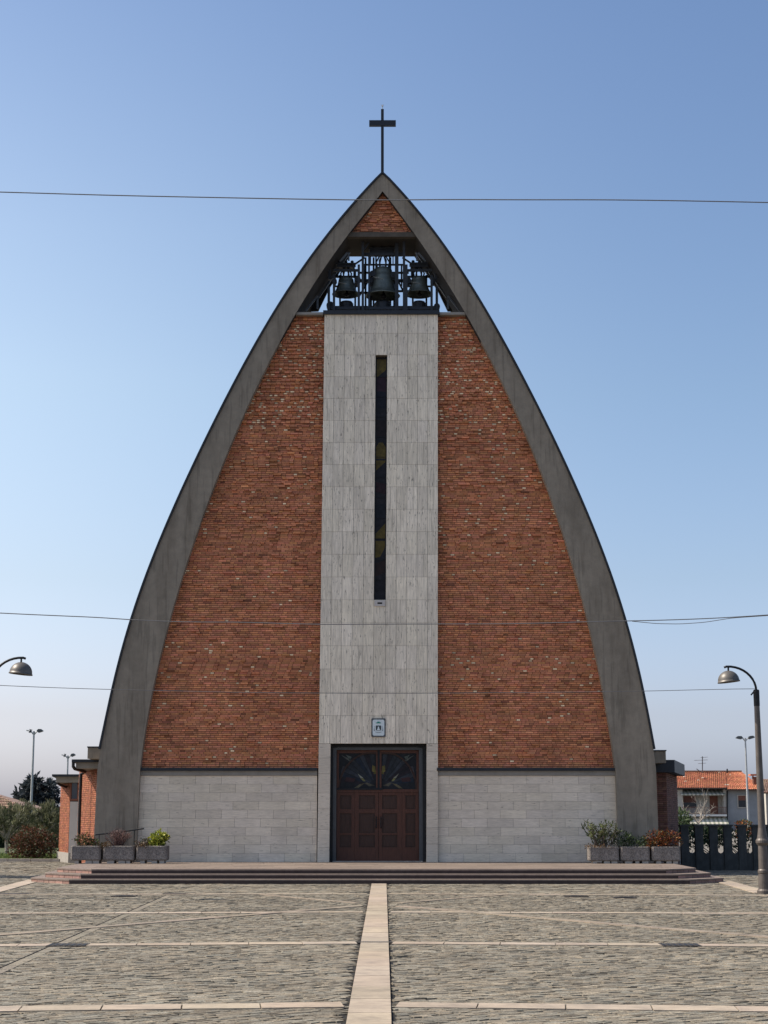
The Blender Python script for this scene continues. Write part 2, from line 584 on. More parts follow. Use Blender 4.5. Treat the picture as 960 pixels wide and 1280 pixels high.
def step(idx, out, z0, z1):
    m = MB()
    n = len(out)
    # riser body a touch inside the tread slab
    m.prism_xy(out, z0, z1 - .035, 1, (1, 1, 1))
    # tread: slabs along the front with a small nose
    nose = .018
    xl, yf = out[0]
    xr = out[1][0]
    ctr = np.array((-.1, 46.5))
    o2 = []
    for p in out:
        v = np.array(p) - ctr
        o2.append(tuple(ctr + v * (1 + nose / np.linalg.norm(v))))
    m.prism_xy(o2, z1 - .035, z1, 0, (1.05, 1, 1))
    # slab joints as separate facing stones on the left and right chamfers, sunlit paleness put into their colour
    for a, b in ((out[5], out[0]), (out[1], out[2])):
        a_, b_ = np.array(a), np.array(b)
        d = b_ - a_
        Lg = np.linalg.norm(d)
        d /= Lg
        nn = np.array((d[1], -d[0]))
        k = 0
        s = .02
        while s < Lg - .05:
            e = min(s + R.uniform(.22, .38), Lg - .01)
            p, q = a_ + d * s, a_ + d * (e - .015)
            c = vary(R, .22)
            m.prism_xy([tuple(p + nn * .004), tuple(q + nn * .004), tuple(q - nn * .03), tuple(p - nn * .03)][::-1] if False else
                       [tuple(p - nn * .03), tuple(p + nn * .004), tuple(q + nn * .004), tuple(q - nn * .03)], z0 + .004, z1 - .037, 1, (c[0] * 5.5, c[1] * 4.6, c[2] * 4.0))
            s = e
    return m.build('step', [M_RED, M_RISER], steps)


step(0, oct_outline(41.56, -7.76, 7.54, 42.81, -8.97, 42.62, 8.59), -.02, .11)
step(1, oct_outline(41.98, -7.55, 7.33, 43.12, -8.68, 42.98, 8.34), .11, .22)
step(2, oct_outline(42.40, -7.36, 7.10, 43.52, -8.46, 43.4, 8.04), .22, PLAT)
# tiles of the platform top
tl = MB()
y = 43.0
while y < 48.2:
    x = -7.9 + R.uniform(0, .5)
    while x < 7.6:
        ww = R.uniform(.7, 1.1)
        k = R.uniform(.85, 1.1)
        if abs(x + ww / 2 + .15) < 6.8 + min((y - 42.6) * .9, .9):
            tl.box(x, x + ww - .01, y, y + .59, PLAT - .01, PLAT + .004, 0, (k * 1.04, k, k * .97))
        x += ww
    y += .6
tl.build('paving_slabs', M_RED, steps)

# ------------------------------------------------------------------ church
church = thing('church', (-.2, D0, 0), 'tall pointed church with red brick front between curved grey concrete arches', 'church')
OL = [(477.5, 217.5), (462, 234.5), (447.5, 251), (430, 270.5), (413.5, 290), (405, 301), (361, 364.5), (350.7, 380), (292.8, 481.5), (240, 587), (226, 620), (185, 716), (166, 773), (147.3, 838.7), (133.2, 900), (126, 935), (121.8, 962), (117.5, 1045), (116.8, 1078)]
OR = [(479, 217.5), (494, 234), (510, 252), (527, 272.5), (542, 291), (557, 311), (598.8, 378), (631, 431), (667, 502), (709.6, 591), (724, 620), (746.4, 674.7), (780.3, 777.5), (797.4, 839), (810, 900), (816.7, 938), (820, 960), (823.2, 1045), (823.8, 1078)]
IL = [(478, 239), (440, 290), (416.4, 320), (389.7, 357), (369.5, 391), (341.5, 441), (307, 512), (275.5, 593), (263.3, 620), (229, 716), (210, 773), (196.6, 838.7), (185, 900), (174.3, 962), (170.6, 1060), (170.3, 1078)]
IR = [(480, 239), (514, 290), (536.4, 320), (563, 360), (583.8, 391), (607, 435), (635.5, 494), (664, 561), (687, 620), (707, 675), (735.5, 776), (749.7, 838.7), (759.5, 900), (769.8, 964), (771.5, 1020), (771.8, 1078)]
ZA, ZI = PZ(217.5, D0), PZ(239, D0)


def curve(pts, ylim):
    Wd = np.array([P(a, b, D0) for a, b in pts])
    z, x = Wd[:, 2], Wd[:, 0]
    m = np.array([b < ylim for _, b in pts])
    k = np.polyfit(z[m], x[m], 6 if ylim < 950 else 4)
    zz = np.concatenate([np.sort(z[~m]), np.linspace(z[m].min(), z[m].max(), 90)])
    xx = np.concatenate([x[~m][np.argsort(z[~m])], np.polyval(k, zz[(~m).sum():])])
    return lambda q: float(np.interp(q, zz, xx))


fOL, fOR, fIL, fIR = curve(OL, 945), curve(OR, 945), curve(IL, 970), curve(IR, 970)
xA = -.05
SHEAR = .0061


def fe(f, z, top, w=.5):
    """curve x near the apex is pulled to the common axis"""
    t = max(0.0, min(1.0, (top - z) / w))
    return xA + (f(z) - xA) * (t * 1.0 if t < 1 else 1.0) if t < 1 else f(z)


NA = 110
DEP = 50.8
arch = MB()
cop = MB()
for side, fo, fi in ((-1, fOL, fIL), (1, fOR, fIR)):
    vs = []
    os_, is_ = [], []
    for i in range(NA + 1):
        t = i / NA
        zo = PLAT - .02 + (ZA - PLAT + .02) * t
        zi = PLAT - .02 + (ZI - PLAT + .02) * t
        xo = fo(zo) if i < NA else xA
        xi = fi(zi) if i < NA else xA
        os_.append((xo, zo))
        is_.append((xi, zi))
        vs += [(xo, D0, zo), (xi, D0, zi), (xi, DEP, zi), (xo, DEP, zo)]
    fs, fs2 = [], []
    for i in range(NA):
        for k in range(4):
            a, b = i * 4 + k, i * 4 + (k + 1) % 4
            q = (a, b, b + 4, a + 4)
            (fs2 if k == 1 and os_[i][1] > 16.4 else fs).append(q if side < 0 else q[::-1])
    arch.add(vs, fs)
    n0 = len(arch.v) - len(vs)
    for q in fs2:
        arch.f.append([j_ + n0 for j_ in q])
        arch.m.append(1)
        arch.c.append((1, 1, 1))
    # coping
    vs = []
    for i, (x, z) in enumerate(os_):
        if z < 3.4:
            continue
        j0, j1 = max(i - 1, 0), min(i + 1, NA)
        dx, dz = os_[j1][0] - os_[j0][0], os_[j1][1] - os_[j0][1]
        l = math.hypot(dx, dz)
        nx, nz = (-dz / l, dx / l) if side < 0 else (dz / l, -dx / l)
        if i == NA:
            nx, nz = 0, 1.3
        for yy in (D0 - .05, DEP + .05):
            vs.append((x + nx * .005, yy, z + nz * .005))
            vs.append((x + nx * .062, yy, z + nz * .062))
    n = len(vs) // 4
    fs = []
    for i in range(n - 1):
        a = i * 4
        for p, q in ((0, 1), (1, 3), (3, 2), (2, 0)):
            f_ = (a + p, a + q, a + q + 4, a + p + 4)
            fs.append(f_)
    cop.add(vs, fs)
arch.build('concrete_arch', [M_CONC, M_SOFF], church)
cop.build('coping', M_FLASH, church)

# --- brick walls
PXL, PXR = -1.945, 1.565         # the stone panel's edges at height 0 (before the lean)
ZB0 = PZ(960, D0)
ZB1 = PZ(391, D0)


def brick_field(mb, xl, xr, z0, z1, yf, seed, prot, pale, course=.0605, hz=.75):
    rnd = random.Random(seed)
    z = z0
    row = 0
    while z < z1:
        a, b = xl(z), xr(z)
        zt = min(z + course - .013, z1)
        x = a - rnd.random() * .3
        rk = 1 + rnd.uniform(-.12, .12)
        hd = rnd.random() < .5
        allh = (z - z0) / (z1 - z0) > hz
        while x < b:
            if allh:
                hd = True
            ln = .138 if allh else (.115 if hd else .235)
            x0, x1 = max(x, a), min(x + ln, b)
            if x1 - x0 > .02:
                u, vv = (x0 - a) / (b - a + 1e-6), (z - z0) / (z1 - z0)
                p = prot(u, vv, row)
                out = rnd.uniform(.0, .006)
                if rnd.random() < p * (1.6 if hd else .7):
                    out = rnd.uniform(.035, .07)
                k = rk * (1 + rnd.gauss(0, .15))
                if rnd.random() < .05:
                    k *= .6
                c = (k * rnd.uniform(.95, 1.06), k * rnd.uniform(.92, 1.1), k * rnd.uniform(.9, 1.15))
                if hd and rnd.random() < pale(u, vv, row):
                    s = rnd.uniform(.6, 1.1)
                    c = (1.72 * s, 3.35 * s, 4.3 * s)
                    mb.box(x0, x1, yf, yf + .06, z, zt, 0, (k, k, k), back=False)
                    out = .008
                    mb.box(x0, min(x1, x0 + rnd.uniform(.07, .115)), yf - out, yf + .06, z + .006, zt - .004, 0, c, back=False)
                else:
                    mb.box(x0, x1, yf - out, yf + .06, z, zt, 0, c, back=False)
            x += ln + .010
            hd = not hd
        z += course
        row += 1


def prot_l(u, v, row):
    return (.5 if row % 2 else .03) if v > .72 else (.2 if v > .5 else .09)


def prot_r(u, v, row):
    return (.28 if row % 2 else .06) if v > .6 else .10


def pale_l(u, v, row):
    band = .5 + .5 * math.sin(v * 23 + 1.3) * math.sin(v * 57)
    return .03 + .14 * max(0, band - .45) + (.14 if v > .66 and row % 2 else 0)


def pale_r(u, v, row):
    band = .5 + .5 * math.sin(v * 19 + .3) * math.sin(v * 41 + 2)
    return .035 + .16 * max(0, band - .4) + (.13 if v > .5 and row % 2 else 0)


for side in (-1, 1):
    m = MB()
    YB = 49.1
    zs = np.linspace(ZB0 - .1, ZB1, 60)
    if side < 0:
        pts = [(PXL + .06 + SHEAR * zs[0], zs[0]), (PXL + .06 + SHEAR * zs[-1], zs[-1])] + [(fIL(z) - .15, z) for z in zs[::-1]]
        brick_field(m, lambda z: fIL(z) - .04, lambda z: PXL + .03 + SHEAR * z, ZB0, ZB1, YB, 11, prot_l, pale_l)
    else:
        pts = [(PXR - .06 + SHEAR * zs[-1], zs[-1]), (PXR - .06 + SHEAR * zs[0], zs[0])] + [(fIR(z) + .15, z) for z in zs]
        brick_field(m, lambda z: PXR - .03 + SHEAR * z, lambda z: fIR(z) + .04, ZB0, ZB1, YB, 12, prot_r, pale_r)
    m.prism_xz(pts, YB + .008, YB + .4, 1)
    m.build('brick_wall', [M_BRICK, M_MORT], church)
# gable above the bells
m = MB()
ZG = PZ(288.5, D0)
zs = np.linspace(ZG, ZI - .03, 20)
m.prism_xz([(fIL(z) - .1 if z < ZI - .3 else xA - .05, z) for z in zs[::-1]] + [(fIR(z) + .1 if z < ZI - .3 else xA + .05, z) for z in zs], 49.06, DEP - .02, 1)
brick_field(m, lambda z: min(fIL(z), xA) - .04, lambda z: max(fIR(z), xA) + .04, ZG, ZI - .02, 49.05, 13, lambda u, v, r: .35, lambda u, v, r: .04)
m.build('brick_gable', [M_BRICK, M_MORT], church)
m = MB()
zl = PZ(294.5, D0)
m.box(fIL(zl) - .08, fIR(zl) + .08, 48.9, 49.12, zl, ZG - .003)
m.build('lintel', mat('weathered_lintel', (.085, .072, .058), .9, .2, 4), church)
m = MB()
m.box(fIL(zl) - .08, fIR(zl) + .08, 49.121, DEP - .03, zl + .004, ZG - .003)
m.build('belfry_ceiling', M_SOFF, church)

# --- travertine panel with the slot window and the door opening
ZP1 = PZ(390, 48.9)
ZD = PZ(929.5, 48.9)
SLX0, SLX1 = -.352, .004         # slot, before the lean
SLZ1 = ZP1 - 2 * .69 - .01
SLZ0 = SLZ1 - 11 * .69
DX0, DX1 = -1.60, 1.235
YP = 48.88
m = MB()
rp = random.Random(21)
rowz = [ZP1 - .69 * k for k in range(20)]
rowz = [z for z in rowz if z > ZD + .3] + [ZD]
lw = (SLX0 - PXL) / 5
rw_ = (PXR - SLX1) / 5
colx = [PXL + lw * i for i in range(6)] + [SLX1 + rw_ * i for i in range(6)]
for i in range(len(rowz) - 1):
    z1, z0 = rowz[i], rowz[i + 1]
    for j in range(11):
        x0, x1 = colx[j], colx[j + 1]
        if j == 5 and SLZ0 - .05 < (z0 + z1) / 2 < SLZ1:
            continue
        k = rp.uniform(.90, 1.08)
        wv = rp.uniform(-.02, .02)
        if rp.random() < .35 and x1 - x0 > .25 and i > 1:       # a slab split in two
            xm = x0 + (x1 - x0) * rp.choice((.4, .6))
            k2 = k * rp.uniform(.93, 1.06)
            m.box(x0 + .004, xm - .003, YP + rp.uniform(0, .003), YP + .06, z0 + .003, z1 - .003, 0, (k, k, k * (1 - wv)), SHEAR)
            m.box(xm + .003, x1 - .004, YP + rp.uniform(0, .003), YP + .06, z0 + .003, z1 - .003, 0, (k2, k2, k2), SHEAR)
        else:
            m.box(x0 + .004, x1 - .004, YP + rp.uniform(0, .003), YP + .06, z0 + .003, z1 - .003, 0, (k, k, k * (1 - wv)), SHEAR)
# core behind the slabs
for x0, x1, z0, z1 in ((PXL + .004, SLX0 + .0, SLZ0, SLZ1), (SLX1, PXR - .004, SLZ0, SLZ1), (PXL + .004, PXR - .004, SLZ1, ZP1 - .004), (PXL + .004, PXR - .004, ZD + .004, SLZ0)):
    m.box(x0, x1, YP + .02, 49.6, z0, z1, 1, (.8, .8, .8), SHEAR)
m.build('stone_panel', [M_TRAV, mat('travertine_core', (.16, .14, .12), .8, .15, 6)], church)
for x0, x1 in ((PXL, DX0), (DX1, PXR)):
    m = MB()
    z = PLAT
    while z < ZD - .02:
        zt = min(z + rp.uniform(.42, .62), ZD)
        if ZD - zt < .2:
            zt = ZD
        k = rp.uniform(.86, 1.0)
        m.box(x0, x1, YP + rp.uniform(0, .003), 49.6, z, zt - .005, 0, (k, k, k), SHEAR)
        z = zt
    m.build('door_jamb', M_TRAVH, church)

# slot window
m = MB()
yg = 49.12
m.box(SLX0, SLX1, yg, yg + .05, SLZ0, SLZ1, 0, (.02, .018, .022), SHEAR)
rg = random.Random(5)


def quadp(mb, pts, yq, mi, col, th=.004):
    mb.prism_xz([(x + SHEAR * z, z) for x, z in pts], yq - th, yq, mi, col)


amber = (.115, .082, .018)
Hs = SLZ1 - SLZ0


def sz(py):
    return PZ(py, 49.1)


xc = (SLX0 + SLX1) / 2
sxl, sxr = SLX0 + .035, SLX1 - .03
quadp(m, [(sxl, sz(472)), (sxr, sz(462)), (sxr, sz(449)), (sxl, sz(449))], yg - .001, 0, amber)
quadp(m, [(sxl, sz(556)), (sxl, sz(573)), (sxr, sz(573)), (sxr, sz(558)), (xc, sz(552))][::1], yg - .001, 0, amber) if False else None
quadp(m, [(sxl, sz(573)), (sxr, sz(573)), (sxr, sz(559)), (xc + .06, sz(553)), (xc - .06, sz(553)), (sxl, sz(559))], yg - .001, 0, amber)
quadp(m, [(sxl, sz(588)), (sxr, sz(577)), (sxr, sz(575.5)), (sxl, sz(575.5))], yg - .001, 0, amber)
quadp(m, [(sxl, sz(673)), (sxr, sz(673)), (sxr, sz(654)), (sxl, sz(667))], yg - .001, 0, amber)
quadp(m, [(sxl, sz(697)), (xc, sz(696)), (sxr, sz(684)), (sxr, sz(676)), (sxl, sz(676))], yg - .001, 0, amber)
for py, c in ((480, (.03, .012, .02)), (500, (.012, .012, .02)), (535, (.02, .012, .012)), (610, (.03, .012, .016)), (640, (.012, .014, .02)), (710, (.03, .015, .012)), (732, (.014, .012, .016))):
    a, b = rg.uniform(5, 11), rg.uniform(5, 11)
    quadp(m, [(sxl, sz(py + a)), (sxr, sz(py + b)), (sxr, sz(py - a)), (sxl, sz(py - b))], yg - .0005, 0, c, .003)
sw = m.build('slot_window', M_SGLASS, church)
m = MB()
for x0, x1 in ((SLX0 + .002, SLX0 + .03), (SLX1 - .024, SLX1 - .002)):
    m.box(x0, x1, yg - .05, yg - .006, SLZ0 + .003, SLZ1 - .003, 0, (1, 1, 1), SHEAR)
for k in range(1, 12):
    z = SLZ0 + Hs * k / 12
    m.box(SLX0 + .03, SLX1 - .024, yg - .02, yg - .007, z - .006, z + .006, 0, (1, 1, 1), SHEAR)
m.build('window_frame', M_BLACK, sw)
m = MB()
zt = SLZ0 - .012
m.box(SLX0 + .02, SLX1 - .02, YP - .035, YP - .004, zt - .17, zt, 0, (1, 1, 1), SHEAR)
m.box(xc - .07, xc + .07, YP - .039, YP - .0352, zt - .11, zt - .06, 1, (1, 1, 1), SHEAR)
m.build('vent_plate', [M_PINKP, M_BLACK], church)

# --- lower stone walls and the ledge
ZL1 = PZ(969.5, 49.0)
for side in (-1, 1):
    m = MB()
    rs = random.Random(31 + side)
    z = PLAT
    row = 0
    xa, xb = (-7.4, PXL - .02) if side < 0 else (PXR + .01, 7.1)
    hcrs = (ZL1 - PLAT) / 10
    while z < ZL1 - .05:
        x = xa - (row % 2) * .38 - rs.uniform(0, .12)
        while x < xb:
            ln = .76
            x0, x1 = max(x, xa), min(x + ln, xb)
            if x1 - x0 > .03:
                k = rs.uniform(.90, 1.06)
                m.box(x0 + .003, x1 - .003, 48.98 + rs.uniform(0, .004), 49.1, z + .003, z + hcrs - .002, 0, (k, k, k * rs.uniform(.97, 1.02)), back=False)
            x += ln
        z += hcrs
        row += 1
    m.box(xa, xb, 49.0, 49.5, PLAT - .01, ZL1, 1)
    m.build('stone_wall', [M_TRAVH, mat('stone_joint', (.22, .20, .18), .9, .2, 6)], church)
    m = MB()
    m.box(xa, xb, 48.94, 49.2, ZL1 + .002, PZ(963.5, 48.94))
    m.build('ledge', M_CONC2, church)
    m = MB()
    z1 = PZ(963.5, 48.94) + .002
    m.box(xa - .02, xb, 48.86, 49.3, z1, z1 + .085)
    m.build('flashing', M_FLASH, church)

# --- doorway
YD = 49.42
def dx(px):
    return PX(px, 1000, YD)
def dz(py):
    return PZ(py, YD)
dframe = MB()
dframe.box(DX0 + .001, DX0 + .09, 49.2, 49.59, PLAT, ZD - .004, 1)
dframe.box(DX0 + .09, DX0 + .19, 49.3, 49.59, PLAT, ZD - .1, 0)
dframe.box(DX1 - .11 + .02, DX1 + .018, 49.2, 49.59, PLAT, ZD - .004, 1)
dframe.box(DX1 - .22 + .02, DX1 - .11 + .02, 49.3, 49.59, PLAT, ZD - .1, 0)
dframe.box(DX0 + .09, DX1 - .09, 49.22, 49.59, ZD - .085, ZD - .006, 1)
dframe.box(DX0 + .19, DX1 - .2, 49.3, 49.59, ZD - .17, ZD - .085, 0)
dframe.build('door_frame', [M_FRAME, M_BLACK], church)
FX0, FX1 = DX0 + .192, DX1 - .204
ZT0, ZT1 = dz(990.5), dz(986.5)
ZTOP = ZD - .172
back = MB()
back.box(DX0, DX1 + .02, 49.6, 49.7, PLAT, ZD)
back.build('door_backing', M_BLACK, church)


def leaf_panel(name, x0, x1, stiles, rows, parent):
    """timber leaf: frame of stiles and rails with recessed panels"""
    m = MB()
    z0, z1 = PLAT + .02, ZT0 - .004
    sl, sr = stiles
    m.box(x0 + .002, x0 + sl, YD, YD + .06, z0, z1, 0)
    m.box(x1 - sr, x1 - .002, YD, YD + .06, z0, z1, 0)
    zz = [z0] + [v for ab in rows for v in ab] + [z1]
    for i in range(0, len(zz), 2):
        m.box(x0 + sl, x1 - sr, YD + .002, YD + .06, zz[i], zz[i + 1], 0)
    for a, b in rows:
        m.box(x0 + sl, x1 - sr, YD + .035, YD + .055, a, b, 1)
        m.box(x0 + sl + .05, x1 - sr - .05, YD + .02, YD + .036, a + .05, b - .05, 1)
        m.box(x0 + sl + .001, x1 - sr - .001, YD + .006, YD + .035, a, a + .016, 0)
    return m.build(name, [M_WOOD, M_WOODP], parent)


rows = [(dz(1060), dz(1043.5)), (dz(1042), dz(1016.5)), (dz(1012), dz(994))]
xm = dx(473.2)
xL, xR = dx(443.5), dx(502.5)
leaf_panel('side_panel', FX0, xL, (.10, .10), rows, church)
leaf_panel('side_panel', xR, FX1, (.10, .10), rows, church)
dl1 = leaf_panel('door_leaf', xL + .002, xm - .003, (.12, .10), rows, church)
dl2 = leaf_panel('door_leaf', xm + .003, xR - .002, (.10, .14), rows, church)
for o, x in ((dl1, xm - .07), (dl2, xm + .07)):
    h = MB()
    h.tube([(x, YD - .002, dz(1035)), (x, YD - .055, dz(1034)), (x, YD - .055, dz(1022)), (x, YD - .002, dz(1021))], .017, 8)
    h.build('handle', M_BLACK, o)
m = MB()
m.box(FX0, FX1, YD - .02, YD + .06, ZT0, ZT1, 0)
m.box(FX0 + .002, xm + .12, YD - .05, YD - .022, ZT1 - .02, ZT1 + .035, 1)
m.box(FX0, FX1, YD, YD + .06, dz(941.5), ZTOP, 0)
m.box(FX0, FX0 + .07, YD, YD + .06, ZT1, dz(941.5), 0)
m.box(FX1 - .07, FX1, YD, YD + .06, ZT1, dz(941.5), 0)
m.box(xm - .075, xm + .085, YD - .01, YD + .06, ZT1, dz(941.5), 0)
m.box(xm - .03, xm + .03, YD - .025, YD - .011, ZT1, ZTOP, 1)
# pointed arch moulding
za, zb = ZT1, dz(941.5)
for sg, x0, x1 in ((-1, FX0 + .07, xm - .075), (1, FX1 - .07, xm + .085)):
    prev = None
    for i in range(13):
        a = i / 12 * math.pi / 2
        x = x0 + (x1 - x0) * (1 - math.cos(a)) * 1.0
        z = za + (zb - za) * math.sin(a) * 1.05
        z = min(z, zb)
        if prev:
            m.bar((prev[0], YD + .012, prev[1]), (x, YD + .012, z), .05, .03, 2)
        prev = (x, z)
m.build('transom_frame', [M_WOOD, M_BLACK, mat('dark_moulding', (.04, .02, .015), .6, .2, 6)], church)
ym = YD + .04
for sg, x0, x1 in ((-1, FX0 + .07, xm - .075), (1, xm + .085, FX1 - .07)):
    m = MB()
    m.box(x0, x1, ym, ym + .01, za, zb, 0, (.012, .014, .018))
    wd, hh = x1 - x0, zb - za

    def q(u, v):
        u = u if sg > 0 else 1 - u
        return (x0 + u * wd, za + v * hh)

    def pg(pl, c, lv):
        pts = [q(a, b) for a, b in pl]
        ar = sum(pts[i][0] * pts[(i + 1) % len(pts)][1] - pts[(i + 1) % len(pts)][0] * pts[i][1] for i in range(len(pts)))
        if ar < 0:
            pts = pts[::-1]
        m.prism_xz(pts, ym - .001 - .0012 * lv, ym - .0005 - .0012 * (lv - 1), 0, c)

    rq = random.Random(40 + sg)
    # radiating dark blue and grey rays
    for k in range(9):
        a0, a1 = k / 9 * 1.45 + .05, (k + .8) / 9 * 1.45 + .05
        r0, r1 = .18, .95
        c = [(.012, .018, .03), (.02, .024, .03), (.016, .013, .018), (.03, .035, .045)][rq.randrange(4)]
        pg([(r0 * math.sin(a0), .1 + r0 * math.cos(a0)), (min(r1 * math.sin(a0), .97), min(.1 + r1 * math.cos(a0), .97)), (min(r1 * math.sin(a1), .97), min(.1 + r1 * math.cos(a1), .97)), (r0 * math.sin(a1), .1 + r0 * math.cos(a1))], c, 1)
    pg([(.08, .42), (.0, .52), (.0, .42)], (.1, .08, .02), 2)
    pg([(.01, .42), (.09, .66), (.02, .64)], (.12, .10, .03), 3)
    pg([(.02, .44), (.1, .68), (.11, .50)], (.13, .11, .03), 2)
    pg([(.28, .22), (.34, .22), (.42, .30), (.34, .30)], (.16, .15, .06), 2)
    pg([(.34, .31), (.42, .31), (.5, .44)], (.22, .22, .17), 2)
    pg([(.3, .17), (.44, .14), (.62, .02), (.5, .02)], (.10, .085, .05), 2)
    pg([(.03, .10), (.25, .19), (.3, .17), (.2, .08)], (.07, .062, .045), 2)
    pg([(.66, .9), (.82, .96), (.7, .8)], (.08, .10, .09), 2)
    pg([(.58, .78), (.7, .76), (.95, .95)], (.09, .10, .09), 2)
    pg([(.78, .62), (.9, .64), (.97, .35), (.93, .3)], (.07, .065, .07), 2)
    pg([(.55, .3), (.8, .34), (.85, .22), (.6, .2)], (.04, .018, .02), 2)
    m.build('transom_glass', M_SGLASS, church)
m = MB()
m.box(DX0 + .1, DX1 - .1, 49.0, 49.41, PLAT + .004, PLAT + .022)
m.build('threshold', M_KERB, church)

# --- belfry
ZF = PZ(388.5, D0)
m = MB()
m.box(PX(404, 388, 48.84), PX(549.5, 388, 48.84), 48.8, DEP + .1, ZF - .10, ZF + .02, 0)
m.build('belfry_floor', M_FLASH, church)
m = MB()
m.box(fIL(ZF) - .05, PX(404, 388, 48.9), 48.87, DEP, ZF - .10, ZF - .02, 0)
m.build('belfry_ledge', M_CONC2, church)
m = MB()
m.box(PX(549.5, 388, 48.9), fIR(ZF) + .05, 48.87, DEP, ZF - .10, ZF - .02, 0)
m.build('belfry_ledge', M_CONC2, church)
for sg in (-1, 1):
    def sc(px, py, Y=50.55):
        p = P(px if sg < 0 else 957.5 - px, py, Y)
        return (p[0], p[2])
    pts = [sc(372, 390), sc(398, 389), sc(412, 360), sc(436, 322), sc(437, 296), sc(428, 300)]
    if sg > 0:
        pts = pts[::-1]
    m = MB()
    m.prism_xz(pts, 50.5, 50.6, 0)
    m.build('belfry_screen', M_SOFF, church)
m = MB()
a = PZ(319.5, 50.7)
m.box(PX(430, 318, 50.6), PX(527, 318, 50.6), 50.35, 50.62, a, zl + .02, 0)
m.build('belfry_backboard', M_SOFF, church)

# --- cross on the apex
cr = MB()
cx_, cz0 = P(478, 218, 49.3)[0], ZA - .05
cr.box(cx_ - .045, cx_ + .045, 49.25, 49.34, cz0, PZ(137, 49.3))
cr.box(PX(461.5, 154, 49.3), PX(494.8, 154, 49.3), 49.235, 49.355, PZ(157.8, 49.3), PZ(151.2, 49.3))
cro = cr.build('cross', M_FLASH, church)
m = MB()
zt = PZ(137, 49.3)
m.tube([(cx_, 49.3, zt - .01), (cx_, 49.3, zt + .16)], .012, 6)
for a in range(4):
    m.tube([(cx_, 49.3, zt + .08), (cx_ + .05 * math.cos(a * 1.57 + .5), 49.3 + .05 * math.sin(a * 1.57 + .5), zt + .16)], .006, 5)
m.build('lightning_rod', M_GALV, cro)

# --- nave behind
m = MB()
pr = []
for z in np.linspace(0, ZA, 34):
    pr.append((fOL(max(z, .4)) + .12, z * .74 if z > 0 else -.02))
for z in np.linspace(ZA, 0, 34)[1:]:
    pr.append((fOR(max(z, .4)) - .12, z * .74 if z > 0 else -.02))
m.prism_xz(pr[::-1], DEP + .003, 80, 0)
m.build('nave', M_CONC2, church)

# --- side wings
def wing(sign, label):
    pass


# parapets beside the arch
m = MB()
m.box(PX(110.3, 940, 49.4), PX(127, 940, 49.4), 49.3, 52.0, PZ(948.5, 49.4), PZ(934.8, 49.4), 0)
m.box(PX(109.6, 940, 49.4), PX(126, 940, 49.4), 49.27, 52.02, PZ(934.8, 49.4) + .002, PZ(933.2, 49.4), 1)
m.build('parapet', [M_CONC, M_FLASH], church)
m = MB()
m.box(PX(814, 940, 49.4), PX(831.5, 940, 49.4), 49.3, 52.0, PZ(953.8, 49.4), PZ(939.2, 49.4), 0)
m.box(PX(815, 940, 49.4), PX(832.3, 940, 49.4), 49.27, 52.02, PZ(939.2, 49.4) + .002, PZ(937.6, 49.4), 1)
m.build('parapet', [M_CONC, M_FLASH], church)


def brick_wall_line(mb, a, b, z0, z1, seed, mi=0):
    """bricks laid along a plan line a->b, faces to the right hand side of the walk"""
    rnd = random.Random(seed)
    a, b = np.array(a, float), np.array(b, float)
    d = b - a
    Lg = np.linalg.norm(d)
    d /= Lg
    n = np.array((d[1], -d[0]))
    z = z0
    row = 0
    while z < z1 - .03:
        s = -(row % 2) * .12
        while s < Lg:
            s0, s1 = max(s, 0), min(s + .235, Lg)
            if s1 - s0 > .02:
                k = 1 + rnd.gauss(0, .15)
                o = rnd.uniform(.002, .009)
                p0, p1 = a + d * s0, a + d * s1
                mb.prism_xy([tuple(p0 + n * o), tuple(p1 + n * o), tuple(p1 - n * .05), tuple(p0 - n * .05)][::1], z, min(z + .05, z1), mi, (k, k * rnd.uniform(.93, 1.1), k * rnd.uniform(.9, 1.15)))
            s += .245
        z += .0605
        row += 1


# left wing, front block
YW = 50.6
xa, xb = PX(121, 1000, YW), PX(98, 1000, 54.4)
m = MB()
zt = PZ(961, YW)
A, B = (xa + .25, YW - .25 * 3.8 / .9 * .0), (xb, 54.4)
A = (xa, YW)
brick_wall_line(m, B, A, 0, zt, 51)
m.prism_xy([(B[0] + .02, B[1]), (A[0] + .02, A[1]), (-6.5, YW), (-6.5, 54.4)], -.02, zt, 1)
wl = m.build('side_wing', [M_BRICK_O, M_MORT], church)
wl['label'] = 'low brick wing beside the left foot of the arch'
m = MB()
zf0, zf1 = PZ(961, YW), PZ(952.8, 50.2)
m.prism_xy([(PX(95, 955, 50.3), 50.3), (-6.6, 50.3), (-6.6, 55.2), (PX(95, 955, 50.3) - .5, 55.2)], zf0 + .002, zf1, 0)
x0 = PX(90, 950, 50.2)
m.prism_xy([(x0, 50.15), (-6.6, 50.15), (-6.6, 55.4), (x0 - .5, 55.4)], zf1 + .002, zf1 + .085, 1)
m.build('eave', [M_CONC2, M_FLASH], wl)
m = MB()
gx = PX(92, 955, 50.25)
m.tube([(gx, 50.2, zf1), (gx, 50.2, PZ(958, 50.2)), (PX(93.5, 961, 50.3), 50.3, PZ(961, 50.3)), (PX(99, 963, 50.6), 51.6, PZ(963.5, 50.5)), (PX(100.2, 967, 51.6), 51.75, PZ(968, 51.6)), (PX(99.3, 1020, 51.75), 51.75, PZ(1020, 51.75)), (PX(98, 1076, 51.75), 51.75, .0)], .05, 8)
m.build('downpipe', M_BLACK, wl)
